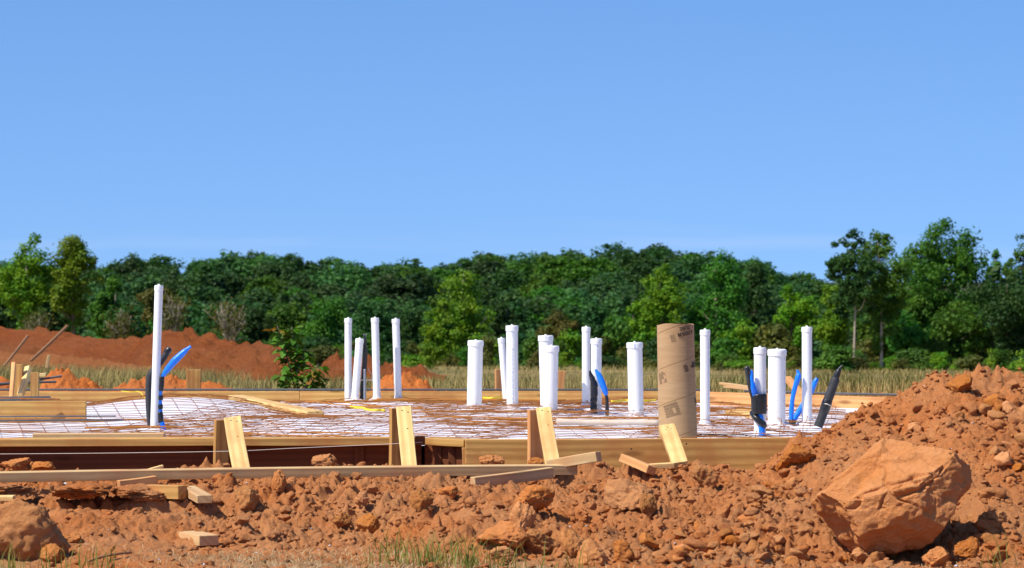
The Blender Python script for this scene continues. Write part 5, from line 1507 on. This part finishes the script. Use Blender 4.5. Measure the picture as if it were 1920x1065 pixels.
for k in range(64):
    px = -40 + 2000 * ((k + rr.uniform(-.5, .5)) / 64) ** 0.7
    Y = rr.uniform(95, 175)
    o = bpy.data.objects.new('bush', BUSH[rr.randrange(len(BUSH))]); COL.objects.link(o)
    x = PX(px, Y); s_ = rr.uniform(0.14, 0.42)
    o.location = (x, Y, float(ground_h(np.array([x]), np.array([Y]), False)[0]) - 0.05); o.rotation_euler = (0, 0, rr.uniform(0, 6.28))
    o.scale = (s_ * rr.uniform(1.2, 2.4), s_, s_ * rr.uniform(.8, 1.4))
    tag(o, 'low weedy bush standing in the dry grass short of the wood', 'bush', 'low bushes in the dry field')

# bare grey shrubs
def bare(label, px, top, bot, wpx, Y, seed):
    r_ = np.random.default_rng(seed); g = P(px, bot, Y); sc = Y / FPX; ht = (bot - top) * sc; hw = wpx * sc / 2
    parts = []; tips = []
    for k in range(26):
        a_ = r_.uniform(0, 6.28); sp_ = r_.uniform(0.1, 1.0)
        end = np.array([math.cos(a_) * hw * sp_, math.sin(a_) * hw * sp_, ht * r_.uniform(0.6, 1.0) * (1 - 0.25 * sp_)])
        mid = end * np.array([0.35, 0.35, 0.5]) + r_.normal(0, 0.1, 3)
        c4 = catmull([np.zeros(3), mid, end], 5)
        parts.append(sweep(c4, np.linspace(0.055, 0.014, len(c4)), 5, True))
        for q_ in range(4):
            b0 = c4[r_.integers(3, len(c4) - 1)]
            e_ = b0 + np.array([r_.normal(0, 0.3), r_.normal(0, 0.3), r_.uniform(0.2, 0.7)]) * ht * 0.25
            parts.append(sweep(catmull([b0, (b0 + e_) / 2 + r_.normal(0, .03, 3), e_], 3), np.linspace(0.022, 0.009, 7), 4, True)); tips.append(e_)
    e = empty('bare_shrub', g); tag(e, label, 'shrub')
    link('branches', poly_mesh('branches', parts), M['pale_trunk'], e)
    C = np.array(tips); n_ = len(C) * 9
    Pn = np.repeat(C, 9, 0) + r_.normal(0, 0.28, (n_, 3)); t1 = r_.normal(size=(n_, 3)) * 0.07; t2 = r_.normal(size=(n_, 3)) * 0.05
    V = np.stack([Pn - t1, Pn - t2, Pn + t1, Pn + t2], 1).reshape(-1, 3)
    link('foliage', mesh_from('foliage', V, np.arange(n_ * 4).reshape(-1, 4)), M['leaf_olive'], e)
bare('half bare grey shrub on the skyline of the large red pile', 430, 548, 660, 96, 200, 61)
bare('bare grey shrub behind the upper part of the tallest slim pipe', 322, 545, 655, 60, 205, 62)
bare('bare pale shrub under the left tree pair', 70, 572, 655, 70, 200, 63)
bare('thin bare shrub left of the tallest slim pipe', 225, 575, 655, 60, 200, 64)

# far wooded hill: each tree its own object sharing a few meshes
FAR = []
for k in range(6):
    V, F, C = crown(800 + k, 3.9, 3.9, 4.2, 6.9, 80, 40, 0.58, 1.25, 'round', 0.4, False)
    V2, F2 = trunk_parts(7.0, 0.22, C, 820 + k, 3)[0]
    me = bpy.data.meshes.new('hill_tree')
    allF = [tuple(f) for f in F.tolist()] + [tuple(dict.fromkeys(f)) for f in (F2 + len(V)).tolist()]
    me.from_pydata(np.vstack([V, V2]).tolist(), [], allF)
    me.materials.append(M[('leaf_far', 'leaf_far', 'leaf_far', 'leaf_dark', 'leaf_mid', 'leaf_far')[k]]); me.materials.append(M['trunk'])
    mi = np.zeros(len(me.polygons), np.int32); mi[len(F):] = 1; me.polygons.foreach_set('material_index', mi); me.update()
    FAR.append(me)
rr = random.Random(99); nfar = 0
rows = [(800, 36), (765, 36), (725, 36), (685, 36), (640, 36), (595, 36), (550, 36), (500, 36)]
for Yr, cn in rows:
    for k in range(cn):
        px = -90 + 2100 * (k + rr.uniform(-.35, .35)) / cn
        Y = Yr + rr.uniform(-16, 16)
        x = PX(px, Y)
        z = float(far_z(np.array([x]), np.array([Y]))[0])
        s_ = rr.uniform(0.9, 1.1) * (1.02 if Yr > 700 else 1.12)
        o = bpy.data.objects.new('hill_tree', rr.choice(FAR)); COL.objects.link(o)
        o.location = (x, Y, z); o.rotation_euler = (0, 0, rr.uniform(0, 6.28))
        o.scale = (s_ * rr.uniform(1.15, 1.7), s_ * rr.uniform(1.15, 1.5), s_ * rr.uniform(.94, 1.04))
        tag(o, 'dark green tree of the wooded hill along the skyline', 'tree', 'trees of the far wooded hill'); nfar += 1

# the wood goes on past both edges of the picture: one mass, instanced
pts = []
for Yr in (800, 765, 725, 685, 640, 595, 550, 500):
    for side in (-1, 1):
        for k in range(26):
            px = (-110 - k * 34 if side < 0 else 2030 + k * 34) + rr.uniform(-12, 12)
            Y = Yr + rr.uniform(-16, 16); x = PX(px, Y)
            pts.append((x, Y, float(far_z(np.array([x]), np.array([Y]))[0])))
for side in (-1, 1):
    for k in range(60):
        px = (-70 - k * 17 if side < 0 else 1990 + k * 17); Y = rr.uniform(225, 275); x = PX(px, Y)
        pts.append((x, Y, float(ground_h(np.array([x]), np.array([Y]), False)[0]) - 3.2))
me = bpy.data.meshes.new('far_wood'); me.from_pydata(pts, [], []); me.update()
fw = link('far_wood', me)
tag(fw, 'woodland going on beyond both ends of the tree line', None, None, 'stuff')
ng = bpy.data.node_groups.new('wood', 'GeometryNodeTree')
ng.interface.new_socket('Geometry', in_out='INPUT', socket_type='NodeSocketGeometry')
ng.interface.new_socket('Geometry', in_out='OUTPUT', socket_type='NodeSocketGeometry')
gi = ng.nodes.new('NodeGroupInput'); go = ng.nodes.new('NodeGroupOutput')
ip = ng.nodes.new('GeometryNodeInstanceOnPoints'); ob = ng.nodes.new('GeometryNodeObjectInfo')
src = next(o for o in COL.objects if o.name.startswith('hill_tree'))
ob.inputs['Object'].default_value = src; ob.inputs['As Instance'].default_value = True
rv = ng.nodes.new('FunctionNodeRandomValue'); rv.data_type = 'FLOAT_VECTOR'
rv.inputs[0].default_value = (0, 0, 0); rv.inputs[1].default_value = (0, 0, 6.28)
rs = ng.nodes.new('FunctionNodeRandomValue'); rs.data_type = 'FLOAT_VECTOR'
rs.inputs[0].default_value = (1.15, 1.15, 0.95); rs.inputs[1].default_value = (1.6, 1.6, 1.15)
ng.links.new(gi.outputs[0], ip.inputs['Points']); ng.links.new(ob.outputs['Geometry'], ip.inputs['Instance'])
ng.links.new(rv.outputs[0], ip.inputs['Rotation']); ng.links.new(rs.outputs[0], ip.inputs['Scale'])
ng.links.new(ip.outputs[0], go.inputs[0])
fw.modifiers.new('wood', 'NODES').node_group = ng
